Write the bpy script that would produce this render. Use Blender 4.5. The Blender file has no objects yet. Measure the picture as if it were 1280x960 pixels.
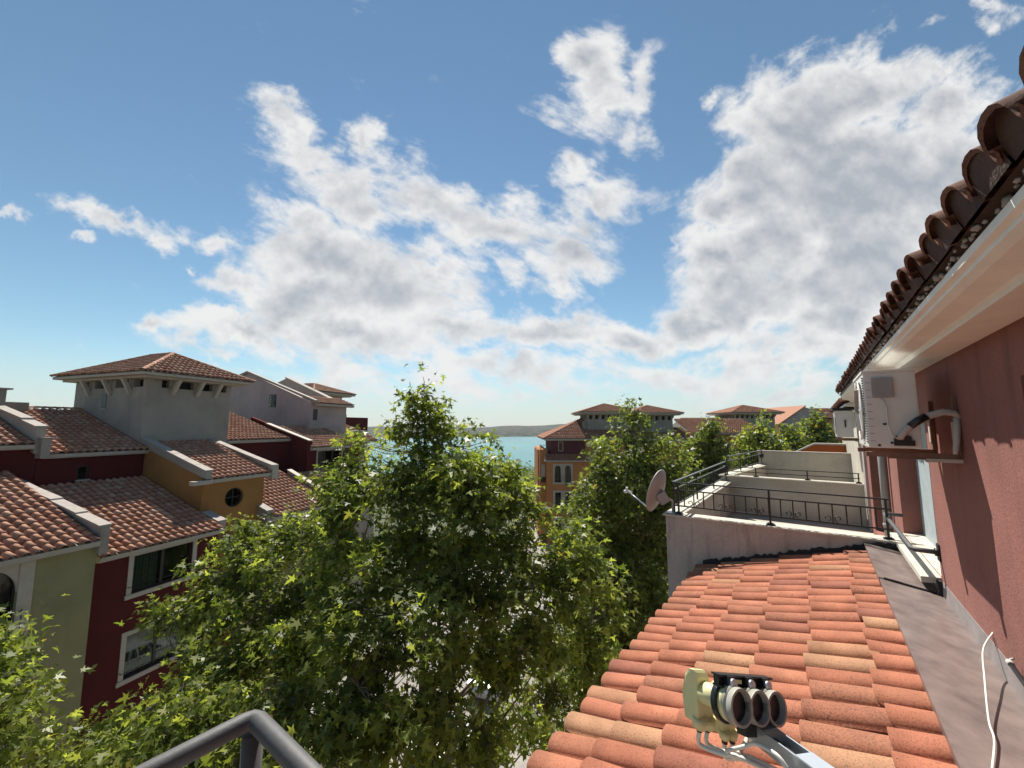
import bpy, bmesh, math, random
import numpy as np
from mathutils import Vector, Matrix
R = math.radians
random.seed(7)
sc = bpy.context.scene
COL = sc.collection

# ------------------------------------------------------------------ camera
F, PITCH = 500.0, R(6.05)
cam = bpy.data.cameras.new('camera'); cam.lens = 36*F/1280; cam.sensor_width = 36
cam.clip_start = 0.05; cam.clip_end = 20000
co = bpy.data.objects.new('camera', cam); COL.objects.link(co)
co.rotation_euler = (R(90)+PITCH, 0, 0); sc.camera = co

def at(u, v, Y):
    """point at forward distance Y seen towards a direction of the photo"""
    x = (u-640)/F; d = (480-v)/F
    y = math.cos(PITCH)-d*math.sin(PITCH); z = math.sin(PITCH)+d*math.cos(PITCH)
    return Vector((x*Y/y, Y, z*Y/y))

# ------------------------------------------------------------------ materials
def newmat(name):
    m = bpy.data.materials.new(name); m.use_nodes = True
    n = m.node_tree; b = n.nodes['Principled BSDF']
    return m, n, b
def N(n, t, **k):
    x = n.nodes.new(t)
    for a, v in k.items(): setattr(x, a, v)
    return x
def noise(n, scale, detail=5, rough=.55, vec=None, stretch=None):
    tc = N(n, 'ShaderNodeTexCoord'); o = tc.outputs['Object']
    if stretch:
        mp = N(n, 'ShaderNodeMapping'); mp.inputs['Scale'].default_value = stretch
        n.links.new(o, mp.inputs['Vector']); o = mp.outputs[0]
    t = N(n, 'ShaderNodeTexNoise'); t.inputs['Scale'].default_value = scale
    t.inputs['Detail'].default_value = detail; t.inputs['Roughness'].default_value = rough
    n.links.new(o, t.inputs['Vector']); return t.outputs['Fac']
def ramp(n, fac, pts, interp='LINEAR'):
    r = N(n, 'ShaderNodeValToRGB'); cr = r.color_ramp; cr.interpolation = interp
    while len(cr.elements) < len(pts): cr.elements.new(.5)
    for e, (p, c) in zip(cr.elements, pts):
        e.position = p; e.color = (*c, 1) if len(c) == 3 else c
    n.links.new(fac, r.inputs[0]); return r.outputs[0]
def mix(n, a, b, fac, mode='MIX'):
    m = N(n, 'ShaderNodeMix', data_type='RGBA', blend_type=mode)
    if isinstance(fac, (int, float)): m.inputs[0].default_value = fac
    else: n.links.new(fac, m.inputs[0])
    for v, i in ((a, 6), (b, 7)):
        if isinstance(v, tuple): m.inputs[i].default_value = (*v, 1)
        else: n.links.new(v, m.inputs[i])
    return m.outputs[2]
def bump(n, b, h, strength=.3, dist=.01):
    u = N(n, 'ShaderNodeBump'); u.inputs['Strength'].default_value = strength
    u.inputs['Distance'].default_value = dist
    n.links.new(h, u.inputs['Height']); n.links.new(u.outputs[0], b.inputs['Normal'])
def k(c, f): return tuple(min(1, x*f) for x in c)

def stucco(name, c, stain=.25, dirt=(.12, .11, .10), scale=1.0, grain=140, bs=.35):
    m, n, b = newmat(name)
    big = noise(n, .9*scale, 6, .6)
    streak = noise(n, 2.2*scale, 6, .65, stretch=(1.6, 1.6, .22))
    c1 = ramp(n, big, [(.3, k(c, .82)), (.5, c), (.72, k(c, 1.14))])
    msk = ramp(n, streak, [(.53, (0, 0, 0)), (.75, (stain,)*3)])
    c2 = mix(n, c1, dirt, msk)
    sp = ramp(n, noise(n, 38, 3), [(.35, (.88,)*3), (.6, (1, 1, 1))])
    n.links.new(mix(n, c2, sp, 1, 'MULTIPLY'), b.inputs['Base Color'])
    b.inputs['Roughness'].default_value = .92
    b.inputs['Specular IOR Level'].default_value = .2
    bump(n, b, noise(n, grain, 6, .72), bs, .006)
    return m
def plain(name, c, rough=.5, metal=0, var=.12, bs=0):
    m, n, b = newmat(name)
    f = noise(n, 6, 5, .6)
    n.links.new(ramp(n, f, [(.3, k(c, 1-var)), (.7, k(c, 1+var))]), b.inputs['Base Color'])
    b.inputs['Roughness'].default_value = rough; b.inputs['Metallic'].default_value = metal
    if bs: bump(n, b, noise(n, 60, 3), bs, .004)
    return m
def tilemat(name, cols, spots=.5):
    m, n, b = newmat(name)
    g = N(n, 'ShaderNodeNewGeometry')
    pts = [(i/len(cols), c) for i, c in enumerate(cols)]
    base = ramp(n, g.outputs['Random Per Island'], pts, 'CONSTANT')
    v = ramp(n, noise(n, 5, 5), [(.3, (.78,)*3), (.7, (1.15,)*3)])
    base = mix(n, base, v, 1, 'MULTIPLY')
    lich = ramp(n, noise(n, 26, 6, .75), [(.6, (0, 0, 0)), (.68, (spots,)*3)])
    patch = ramp(n, noise(n, 1.3, 3), [(.5, (.0,)*3), (.64, (1, 1, 1))])
    lich2 = mix(n, (0, 0, 0), lich, patch)
    base = mix(n, base, (.07, .055, .045), lich2)
    isl = ramp(n, g.outputs['Random Per Island'], [(0, (0, 0, 0)), (.13, (spots,)*3), (.20, (0, 0, 0)), (.47, (spots*.8,)*3), (.52, (0, 0, 0)), (.93, (spots,)*3)], 'CONSTANT')
    lm = ramp(n, noise(n, 85, 9, .82), [(.52, (0, 0, 0)), (.60, (1, 1, 1))])
    base = mix(n, base, (.06, .05, .042), mix(n, isl, lm, 1, 'MULTIPLY'))
    gr = ramp(n, noise(n, 120, 4, .7), [(.36, (.4,)*3), (.47, (1,)*3)])
    base = mix(n, base, gr, .8, 'MULTIPLY')
    n.links.new(base, b.inputs['Base Color'])
    b.inputs['Roughness'].default_value = .85
    b.inputs['Specular IOR Level'].default_value = .25
    bump(n, b, noise(n, 90, 4), .4, .004)
    return m

M = {}
M['red'] = stucco('red stucco', (.27, .12, .098), .55, (.13, .06, .05), 1.3, 55, 1.0)
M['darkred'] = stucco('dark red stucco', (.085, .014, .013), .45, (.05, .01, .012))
M['yellow'] = stucco('olive yellow stucco', (.25, .235, .125), .6, (.2, .19, .1))
M['ochre'] = stucco('ochre stucco', (.30, .15, .048), .6, (.2, .1, .04))
M['orange'] = stucco('orange stucco', (.43, .185, .07), .2, (.25, .1, .04), .5)
M['maroon'] = stucco('maroon stucco', (.11, .035, .038), .15)
M['rust'] = stucco('rust orange paint', (.36, .10, .03), .15, (.15, .04, .02))
M['grey'] = stucco('grey weathered plaster', (.31, .28, .24), .5, (.16, .15, .14), .7)
M['pinkgrey'] = stucco('pinkish grey plaster', (.40, .33, .315), .3, (.2, .17, .16), .6)
M['parapet'] = stucco('grey terrace plaster', (.45, .40, .355), .65, (.09, .08, .075), 1.6)
M['cream'] = stucco('cream terrace plaster', (.46, .42, .35), .3, (.25, .22, .17), 1.3)
M['coping'] = plain('pale stone coping', (.48, .44, .36), .8, 0, .15, .3)
M['cap'] = plain('grey concrete cap', (.30, .262, .228), .85, 0, .15, .3)
M['trim'] = plain('cream trim', (.38, .345, .29), .75, 0, .08, .2)
M['cornice'] = plain('painted cornice', (.74, .71, .64), .6, 0, .07, .25)
M['iron'] = plain('black iron', (.02, .018, .018), .45, .3)
M['greenrail'] = plain('weathered green grey rail', (.10, .11, .10), .45, .4)
M['railgrey'] = plain('grey painted steel', (.07, .07, .07), .62, .1, .2)
M['flash'] = plain('brown grey metal sheet', (.20, .155, .14), .38, .1, .3)
M['upstand'] = plain('grey flashing strip', (.22, .19, .18), .8, 0, .2, .4)
M['bitumen'] = plain('black bitumen', (.018, .017, .018), .75, 0, .3, 1)
M['white'] = plain('white painted metal', (.66, .64, .60), .4, 0, .06)
M['acgrey'] = plain('grey plastic cover', (.30, .29, .28), .6, 0, .1)
M['acdark'] = plain('dark grille gap', (.03, .03, .033), .6)
M['foam'] = plain('pipe insulation', (.42, .40, .37), .8, 0, .1, .5)
M['rusty'] = plain('rusty bracket steel', (.20, .11, .075), .8, .2, .4)
M['pinkpaint'] = plain('beige steel', (.5, .42, .36), .6, 0, .2)
M['lnb'] = plain('yellowed plastic', (.66, .60, .31), .45, 0, .08)
M['lnbgrey'] = plain('grey plastic ring', (.34, .33, .28), .4)
M['lnbblack'] = plain('black plastic', (.012, .012, .013), .3)
M['galv'] = plain('galvanised steel', (.52, .56, .60), .35, .55, .15)
M['dish'] = plain('pinkish grey dish', (.36, .315, .295), .5, .1, .06)
M['cable'] = plain('white cable', (.72, .70, .62), .45)
M['bluegrey'] = plain('blue grey shutter', (.33, .38, .39), .6, 0, .12)
M['pipe'] = plain('grey downpipe', (.25, .24, .225), .5)
M['fill'] = plain('dark clay and mortar', (.055, .03, .022), .9, 0, .4, 1)
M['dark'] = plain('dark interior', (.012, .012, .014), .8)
M['frame'] = plain('dark window frame', (.02, .018, .018), .4)
M['curtain'] = plain('curtain cloth', (.45, .47, .42), .9, 0, .15)
M['branch'] = stucco('plane tree bark', (.16, .13, .10), .4, (.3, .28, .22), 2, 20)
m, n, b_ = newmat('chipped grey paint')
n.links.new(mix(n, ramp(n, noise(n, 9, 6, .7), [(.3, (.05, .05, .05)), (.7, (.085, .083, .08))]), ramp(n, noise(n, 75, 5, .7), [(.69, (0, 0, 0)), (.71, (.4, .38, .34))]), ramp(n, noise(n, 75, 5, .7), [(.69, (0, 0, 0)), (.71, (1, 1, 1))])), b_.inputs['Base Color'])
b_.inputs['Roughness'].default_value = .6; bump(n, b_, noise(n, 120, 5), .25, .002); M['railgrey'] = m
T_NEAR = tilemat('terracotta tiles near', [(0.340, 0.123, 0.069), (0.354, 0.129, 0.071), (0.327, 0.123, 0.069), (0.36, 0.175, 0.095), (0.383, 0.141, 0.078), (0.365, 0.135, 0.076), (0.335, 0.121, 0.068), (0.339, 0.136, 0.076), (0.277, 0.101, 0.063), (0.386, 0.141, 0.079), (0.346, 0.134, 0.075), (0.378, 0.197, 0.109), (0.392, 0.142, 0.079), (0.370, 0.144, 0.081), (0.362, 0.133, 0.074)], .9)
T_MID = tilemat('weathered tiles', [(0.418, 0.216, 0.134), (0.451, 0.244, 0.158), (0.385, 0.187, 0.115), (0.418, 0.221, 0.144), (0.469, 0.281, 0.192), (0.393, 0.197, 0.130)], .5)
T_FAR = tilemat('far tiles', [(0.340, 0.154, 0.094), (0.373, 0.181, 0.111), (0.308, 0.132, 0.080)], .3)
T_EAVE = tilemat('brown eave tiles with painted shade', [(0.153, 0.066, 0.041), (0.133, 0.056, 0.036), (0.173, 0.082, 0.051), (0.143, 0.071, 0.051)], .7)  # browns darkened so the eave's shade sits in the tile colour

def glassmat():
    m, n, b = newmat('window glass')
    b.inputs['Base Color'].default_value = (.02, .03, .03, 1)
    b.inputs['Roughness'].default_value = .04
    tr = N(n, 'ShaderNodeBsdfTransparent'); tr.inputs[0].default_value = (.55, .62, .58, 1)
    fr = N(n, 'ShaderNodeFresnel'); fr.inputs[0].default_value = 1.5
    gl = N(n, 'ShaderNodeBsdfGlossy'); gl.inputs['Roughness'].default_value = .03
    mx = N(n, 'ShaderNodeMixShader')
    n.links.new(fr.outputs[0], mx.inputs[0]); n.links.new(tr.outputs[0], mx.inputs[1])
    n.links.new(gl.outputs[0], mx.inputs[2])
    n.links.new(mx.outputs[0], n.nodes['Material Output'].inputs[0])
    return m
M['glass'] = glassmat()

def leafmat(name, dark, mid, light, trans):
    m, n, b = newmat(name)
    g = N(n, 'ShaderNodeNewGeometry')
    c = ramp(n, g.outputs['Random Per Island'], [(0, dark), (.5, mid), (.88, light), (.97, k(light, 1.25)), (1, (.20, .13, .03))])
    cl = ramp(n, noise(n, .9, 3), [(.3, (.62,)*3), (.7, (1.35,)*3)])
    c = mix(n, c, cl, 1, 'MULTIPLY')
    n.links.new(c, b.inputs['Base Color'])
    b.inputs['Roughness'].default_value = .42
    b.inputs['Specular IOR Level'].default_value = .32
    tl = N(n, 'ShaderNodeBsdfTranslucent')
    n.links.new(mix(n, c, trans, 1, 'MULTIPLY'), tl.inputs[0])
    ad = N(n, 'ShaderNodeMixShader'); ad.inputs[0].default_value = .52
    n.links.new(b.outputs[0], ad.inputs[1]); n.links.new(tl.outputs[0], ad.inputs[2])
    n.links.new(ad.outputs[0], n.nodes['Material Output'].inputs[0])
    return m
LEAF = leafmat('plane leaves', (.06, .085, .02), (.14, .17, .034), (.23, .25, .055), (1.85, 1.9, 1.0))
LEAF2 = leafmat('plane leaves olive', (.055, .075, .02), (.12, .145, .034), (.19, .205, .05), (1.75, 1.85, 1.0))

# ------------------------------------------------------------------ object helpers
class Frame:
    """street frame: s along the row, t to the right of it, z up"""
    def __init__(self, a):
        self.a = R(a); sa, ca = math.sin(self.a), math.cos(self.a)
        self.S = Vector((sa, ca, 0)); self.T = Vector((ca, -sa, 0))
        self.rz = R(90)-self.a
    def w(self, p): return self.S*p[0]+self.T*p[1]+Vector((0, 0, p[2]))
FR = Frame(36.94); FL = Frame(19.3); F0 = Frame(0)

def link(o): COL.objects.link(o); return o
def tag(o, label, cat, group=None, kind=None):
    if label: o['label'] = label
    if cat: o['category'] = cat
    if group: o['group'] = group
    if kind: o['kind'] = kind
    return o
ROOTS = {}
def thing(name, label, cat, fr, p, group=None):
    o = link(bpy.data.objects.new(name, None)); o.empty_display_size = .2
    o.location = fr.w(p); o.rotation_euler = (0, 0, fr.rz)
    tag(o, label, cat, group); ROOTS[o.name] = (fr, p); return o
def children(o): return [c for c in COL.objects if c.parent == o]
def copy_tree(o, parent=None):
    c = link(o.copy()); c.parent = parent
    for ch in children(o): copy_tree(ch, c)
    return c

class MB:
    """collects geometry given in frame coordinates (s,t,z) into one mesh"""
    def __init__(self): self.v = []; self.f = []; self.sm = []
    def add(self, vs, fs, smooth=False):
        b = len(self.v); self.v += [tuple(q) for q in vs]
        self.f += [tuple(i+b for i in f) for f in fs]; self.sm += [smooth]*len(fs)
        return self
    def box(self, a, b, c, d, e, f, skip=()):
        v = [(x, y, z) for x in (a, b) for y in (c, d) for z in (e, f)]
        fs = dict(s0=(0, 1, 3, 2), s1=(4, 6, 7, 5), t0=(0, 4, 5, 1), t1=(2, 3, 7, 6), z0=(0, 2, 6, 4), z1=(1, 5, 7, 3))
        return self.add(v, [q for n_, q in fs.items() if n_ not in skip])
    def prism(self, poly, axis, lo, hi):
        """poly of (a,b) pairs extruded along axis 's','t' or 'z'"""
        def mk(p, q):
            return {'s': (q, p[0], p[1]), 't': (p[0], q, p[1]), 'z': (p[0], p[1], q)}[axis]
        n = len(poly); v = [mk(p, lo) for p in poly]+[mk(p, hi) for p in poly]
        return self.add(v, [tuple(range(n)), tuple(range(2*n-1, n-1, -1))]+[(i, i+n, (i+1) % n+n, (i+1) % n) for i in range(n)])
    def tube(self, pts, r, n=8, cap=True, smooth=True):
        pts = [Vector(p) for p in pts]; rs = r if isinstance(r, (list, tuple)) else [r]*len(pts)
        vs = []; prev = None
        for i, p in enumerate(pts):
            d = (pts[min(i+1, len(pts)-1)]-pts[max(i-1, 0)]).normalized()
            if prev is None:
                u = d.cross(Vector((0, 0, 1)))
                if u.length < .1: u = d.cross(Vector((1, 0, 0)))
            else: u = prev-d*prev.dot(d)
            u.normalize(); w = d.cross(u); prev = u
            for j in range(n):
                a = 2*math.pi*j/n; vs.append(p+(u*math.cos(a)+w*math.sin(a))*rs[i])
        fs = [(i*n+j, i*n+(j+1) % n, (i+1)*n+(j+1) % n, (i+1)*n+j) for i in range(len(pts)-1) for j in range(n)]
        self.add(vs, fs, smooth)
        if cap:
            b = len(self.v)-len(vs)
            self.f += [tuple(b+j for j in range(n)), tuple(b+len(vs)-n+j for j in range(n))]; self.sm += [False, False]
        return self
    def bar(self, p, q, w, h=None):
        """rectangular bar from p to q"""
        p, q = Vector(p), Vector(q); d = (q-p).normalized(); h = h or w
        u = d.cross(Vector((0, 0, 1)))
        if u.length < .05: u = Vector((1, 0, 0))
        u.normalize(); x = u.cross(d)
        vs = [e+u*a*w/2+x*b*h/2 for e in (p, q) for a, b in ((-1, -1), (1, -1), (1, 1), (-1, 1))]
        return self.add(vs, [(0, 1, 2, 3), (7, 6, 5, 4)]+[(i, (i+1) % 4, (i+1) % 4+4, i+4) for i in range(4)])
    def build(self, name, mat, parent=None, bev=0, label=None, fr=None):
        me = bpy.data.meshes.new(name)
        vs = self.v
        if parent is not None:
            r = parent
            while r.parent: r = r.parent
            fr_, p0 = ROOTS[r.name]
            vs = [(a-p0[0], -(b-p0[1]), c-p0[2]) for a, b, c in vs]
        elif fr: vs = [tuple(fr.w(q)) for q in vs]
        me.from_pydata(vs, [], self.f)
        for p, s in zip(me.polygons, self.sm): p.use_smooth = s
        bm = bmesh.new(); bm.from_mesh(me)
        bmesh.ops.recalc_face_normals(bm, faces=bm.faces)
        if bev:
            es = [e for e in bm.edges if len(e.link_faces) == 2 and e.calc_face_angle(0) > .6]
            bmesh.ops.bevel(bm, geom=es, offset=bev, segments=2, affect='EDGES', profile=.7, clamp_overlap=True)
        bm.to_mesh(me); bm.free()
        me.materials.append(mat)
        o = link(bpy.data.objects.new(name, me)); o.parent = parent
        if label: o['label'] = label
        return o

V = Vector
# profile of one curved roof tile (fraction of the pitch, height in units of 7 cm)
PRO = {10: [(0, .15), (.05, -.1), (.10, -.25), (.135, -.15), (.155, .30), (.22, .68), (.36, .93), (.55, 1.0), (.74, .94), (.9, .68), (1.0, .15)],
       6: [(0, .0), (.12, -.35), (.24, -.1), (.34, .62), (.56, 1.0), (.82, .75), (1.01, .0)],
       3: [(0, 0), (.3, .15), (.6, 1.0), (1.0, .1)]}
def inpoly_range(poly, x):
    ys = []
    for i in range(len(poly)):
        (a, b), (c, d) = poly[i], poly[(i+1) % len(poly)]
        if (a <= x < c) or (c <= x < a): ys.append(b+(d-b)*(x-a)/(c-a))
    return (min(ys), max(ys)) if len(ys) >= 2 else None
def tiles(mb, O, E, U, poly, pitch=.2, course=.35, seg=6, hgt=.07, off=0, jit=1.0, lift=.034, cuts=None):
    """barrel tiles on the plane O + x*E + y*U inside poly (x,y)"""
    O, E, U = V(O), V(E).normalized(), V(U).normalized(); n = E.cross(U)
    if n.z < 0: n = -n
    pr = PRO[seg]; x0 = min(p[0] for p in poly); x1 = max(p[0] for p in poly)
    cnt = max(1, round((x1-x0)/pitch)); pw = (x1-x0)/cnt
    rnd = random.Random(int(O.x*100+O.y*37+cnt))
    for c in range(cnt):
        xa = x0+c*pw; r = inpoly_range(poly, xa+pw/2)
        if not r or r[1]-r[0] < .05: continue
        y = r[0]+off
        while y < r[1]-.03:
            y2 = min(y+course, r[1]); yl = max(y, r[0])
            dz = rnd.uniform(-.003, .006)*jit; dx = rnd.uniform(-.006, .006)*jit; tw = rnd.uniform(-.008, .008)*jit
            dy = rnd.uniform(-.012, .012)*jit
            rows = []
            for (yy, lf, nar) in ((yl+dy, lift, 1), (min(y2+.05, r[1]+.02)+dy, -.002, .93)):
                sh = tw if nar == 1 else -tw
                rows.append([O+E*(xa+pw/2+(px-.5)*pw*(nar if px > .2 else 1)+dx+sh)+U*yy+n*(hz*hgt*nar+lf+dz) for px, hz in pr])
            lip = [q-n*.016+U*.004 for q in rows[0]]
            m = len(pr)
            vs = rows[0]+rows[1]+lip
            fs = [(i, i+1, m+i+1, m+i) for i in range(m-1)]+[(2*m+i, 2*m+i+1, i+1, i) for i in range(m-1)]
            b = len(mb.v); mb.v += [tuple(q) for q in vs]; mb.f += [tuple(i+b for i in f) for f in fs]
            mb.sm += [True]*(m-1)+[False]*(m-1)
            y = y2 if y > r[0] or off == 0 else r[0]+off+course
def ridge(mb, A, B, r=.09, L=.35):
    A, B = V(A), V(B); d = B-A; n = max(1, round(d.length/L)); d.normalize()
    s = d.cross(V((0, 0, 1))).normalized(); up = s.cross(d); st = (B-A).length/n
    for i in range(n):
        p = A+d*(i*st); q = p+d*(st+.04)
        vs = []
        for e, rr in ((p, r*1.08), (q, r*.92)):
            for j in range(7):
                a = math.pi*j/6; vs.append(e+s*math.cos(a)*rr+up*math.sin(a)*rr)
        mb.add(vs, [(j, j+1, 8+j, 7+j) for j in range(6)], True)

def shed(root, s0, s1, te, ze, tb, zb, mat, pitch=.265, seg=6, course=.38, name='roof', th=.12, hgt=.085, band=.18):
    """single-pitch tiled roof, eave at (te,ze), back at (tb,zb), with an eave band"""
    d = V((0, tb-te, zb-ze)); L = d.length
    mb = MB(); tiles(mb, (s0, te, ze), (1, 0, 0), d, [(0, 0), (s1-s0, 0), (s1-s0, L), (0, L)], pitch, course, seg, hgt)
    r = mb.build(name, mat, root)
    b = MB(); sg = 1 if tb > te else -1
    b.prism([(te+sg*.04, ze-.02), (tb, zb-.02), (tb, zb-.02-th), (te+sg*.04, ze-.02-th)], 's', s0+.01, s1-.01)
    b.build('roof_deck', M['trim'], r)
    if band:
        e = MB(); e.prism([(te+sg*.03, ze-.01), (te+sg*.03, ze-band*.5), (te+sg*.09, ze-band*.55), (te+sg*.09, ze-band), (te+sg*.32, ze-band-.02), (te+sg*.32, ze-.01)], 's', s0, s1)
        e.build('eave_band', M['trim'], r)
    return r
def hip(root, s0, s1, t0, t1, ze, zp, mat, pitch=.265, seg=6, course=.38, soff=.16, hgt=.085, rr=.09):
    w, d = s1-s0, t1-t0; h = min(w, d)/2; hh = zp-ze
    if w >= d: A, B = V((s0+h, (t0+t1)/2, zp)), V((s1-h, (t0+t1)/2, zp))
    else: A, B = V(((s0+s1)/2, t0+h, zp)), V(((s0+s1)/2, t1-h, zp))
    mb = MB(); sl = math.hypot(h, hh)
    def side(O, E, U, W, tri):
        poly = [(0, 0), (W, 0), (W/2, sl)] if tri else [(0, 0), (W, 0), (W-h, sl), (h, sl)]
        tiles(mb, O, E, U, poly, pitch, course, seg, hgt)
    side((s0, t0, ze), (1, 0, 0), (0, h, hh), w, w <= d)
    side((s1, t1, ze), (-1, 0, 0), (0, -h, hh), w, w <= d)
    side((s1, t0, ze), (0, 1, 0), (-h, 0, hh), d, w > d or w == d)
    side((s0, t1, ze), (0, -1, 0), (h, 0, hh), d, w > d or w == d)
    for c, e in (((s0, t0), A if w >= d else A), ((s0, t1), A if w >= d else B), ((s1, t0), B if w >= d else A), ((s1, t1), B)):
        ridge(mb, (c[0], c[1], ze+.03), e+V((0, 0, .04)), rr)
    if (B-A).length > .1: ridge(mb, A+V((0, 0, .05)), B+V((0, 0, .05)), rr)
    r = mb.build('roof', mat, root)
    b = MB(); e = .05
    cs = [(s0+e, t0+e), (s1-e, t0+e), (s1-e, t1-e), (s0+e, t1-e)]
    vs = [(a, c, ze-.02) for a, c in cs]+[tuple(A-V((0, 0, .03))), tuple(B-V((0, 0, .03)))]
    if w >= d: fs = [(0, 1, 5, 4), (1, 2, 5), (2, 3, 4, 5), (3, 0, 4)]
    else: fs = [(0, 1, 4), (1, 2, 5, 4), (2, 3, 5), (3, 0, 4, 5)]
    b.add(vs, fs)
    b.build('roof_deck', M['trim'], r)
    f = MB(); f.box(s0+.06, s1-.06, t0+.06, t1-.06, ze-soff, ze-.03)
    i = .35; f.box(s0+i, s1-i, t0+i, t1-i, ze-soff-.12, ze-soff-.002)
    f.build('eave_band', M['trim'], r, .01)
    return r

def panel(root, O, U, W, H, holes, mat, depth=.16, inner=(0, 0, 0), name='wall', label=None):
    """wall sheet from O along U (unit, horizontal) with rectangular openings; inner = inward normal"""
    O, U, I = V(O), V(U), V(inner); Z = V((0, 0, 1))
    xs = sorted({0, W, *[h[0] for h in holes], *[h[2] for h in holes]}); zs = sorted({0, H, *[h[1] for h in holes], *[h[3] for h in holes]})
    mb = MB()
    for i in range(len(xs)-1):
        for j in range(len(zs)-1):
            cx, cz = (xs[i]+xs[i+1])/2, (zs[j]+zs[j+1])/2
            if any(h[0] < cx < h[2] and h[1] < cz < h[3] for h in holes): continue
            q = [(xs[i], zs[j]), (xs[i+1], zs[j]), (xs[i+1], zs[j+1]), (xs[i], zs[j+1])]
            mb.add([O+U*a+Z*b for a, b in q], [(0, 1, 2, 3)])
    for h in holes:
        c = [(h[0], h[1]), (h[2], h[1]), (h[2], h[3]), (h[0], h[3])]
        for a in range(4):
            p, q = c[a], c[(a+1) % 4]
            p, q = O+U*p[0]+Z*p[1], O+U*q[0]+Z*q[1]
            mb.add([p, q, q+I*depth, p+I*depth], [(0, 1, 2, 3)])
    return mb.build(name, mat, root, label=label)

def window(root, O, U, I, hole, arch=False, trim=.14, curtain=1, mull=1, depth=.12, trimmat=None, rail=False):
    """frame (> pane, curtain) set in the opening, trim around it"""
    O, U, I = V(O), V(U), V(I); Z = V((0, 0, 1)); x0, z0, x1, z1 = hole
    P_ = lambda a, b, c: O+U*a+Z*b+I*c
    def bx(mb, a, b, c, d, e, f):
        vs = [P_(x, z, y) for x in (a, b) for y in (e, f) for z in (c, d)]
        mb.add(vs, [(0, 1, 3, 2), (4, 6, 7, 5), (0, 4, 5, 1), (2, 3, 7, 6), (0, 2, 6, 4), (1, 5, 7, 3)])
    w = .05; fm = MB(); dd = depth
    bx(fm, x0, x0+w, z0, z1, dd, dd+.05); bx(fm, x1-w, x1, z0, z1, dd, dd+.05)
    bx(fm, x0+w, x1-w, z0, z0+w, dd, dd+.05); bx(fm, x0+w, x1-w, z1-w, z1, dd, dd+.05)
    for i in range(mull):
        c = x0+(x1-x0)*(i+1)/(mull+1); bx(fm, c-.05, c+.05, z0+w, z1-w, dd-.003, dd+.053)
    f = fm.build('window', M['frame'], root)
    pm = MB(); bx(pm, x0+w-.01, x1-w+.01, z0+w-.01, z1-w+.01, dd+.02, dd+.03); pm.build('pane', M['glass'], f)
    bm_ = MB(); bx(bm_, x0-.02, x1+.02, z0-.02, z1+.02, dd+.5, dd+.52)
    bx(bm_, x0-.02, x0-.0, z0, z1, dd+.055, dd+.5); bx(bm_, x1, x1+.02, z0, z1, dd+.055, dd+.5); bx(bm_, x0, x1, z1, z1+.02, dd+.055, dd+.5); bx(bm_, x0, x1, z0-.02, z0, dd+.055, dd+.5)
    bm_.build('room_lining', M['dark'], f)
    if curtain:
        cm = MB(); n = 40; xa, xb = x0+w, x0+w+(x1-x0-2*w)*curtain
        vs = [P_(xa+(xb-xa)*i/n, zz, dd+.12+.03*math.sin(i*1.3)+.015*math.sin(i*.6)) for zz in (z0, z1) for i in range(n+1)]
        cm.add(vs, [(i, i+1, n+2+i, n+1+i) for i in range(n)], True); cm.build('curtain', M['curtain'], f)
    if trim:
        tm = MB(); t = trim; pr = .035
        bx(tm, x0-t, x0, z0, z1, -pr, .02); bx(tm, x1, x1+t, z0, z1, -pr, .02)
        bx(tm, x0-t-.04, x1+t+.04, z0-t, z0-.002, -pr-.03, .02); bx(tm, x0-t, x1+t, z1+.002, z1+t, -pr, .02)
        tm.build('window_surround', trimmat or M['trim'], root)
    if arch:
        am = MB(); cx = (x0+x1)/2; r = (x1-x0)/2; n = 8
        for sg in (-1, 1):
            arc = [(cx+sg*r*math.cos(a*math.pi/2/n), z1-r+r*math.sin(a*math.pi/2/n)) for a in range(n+1)]
            poly = arc+[(cx+sg*r, z1)]
            nn = len(poly); vs = [P_(a, b, -.002) for a, b in poly]+[P_(a, b, dd+.0) for a, b in poly]
            am.add(vs, [tuple(range(nn)), tuple(range(2*nn-1, nn-1, -1))]+[(i, i+nn, (i+1) % nn+nn, (i+1) % nn) for i in range(nn)])
        am.build('arch_infill', trimmat or M['trim'], root)
    if rail:
        rm = MB()
        for zz in (z0+.12, z0+.8): rm.tube([P_(x0-.1, zz, -.12), P_(x1+.1, zz, -.12)], .014, 6)
        for xx in (x0-.09, x1+.09): rm.tube([P_(xx, z0+.05, -.12), P_(xx, z0+.85, -.12)], .014, 6); rm.tube([P_(xx, z0+.8, -.12), P_(xx, z0+.8, .0)], .012, 6)
        n = int((x1-x0)/.13)
        for i in range(1, n): 
            xx = x0+(x1-x0)*i/n; rm.tube([P_(xx, z0+.12, -.12), P_(xx, z0+.8, -.12)], .007, 4)
        rm.build('window_guard', M['iron'], root)
    return f

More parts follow.
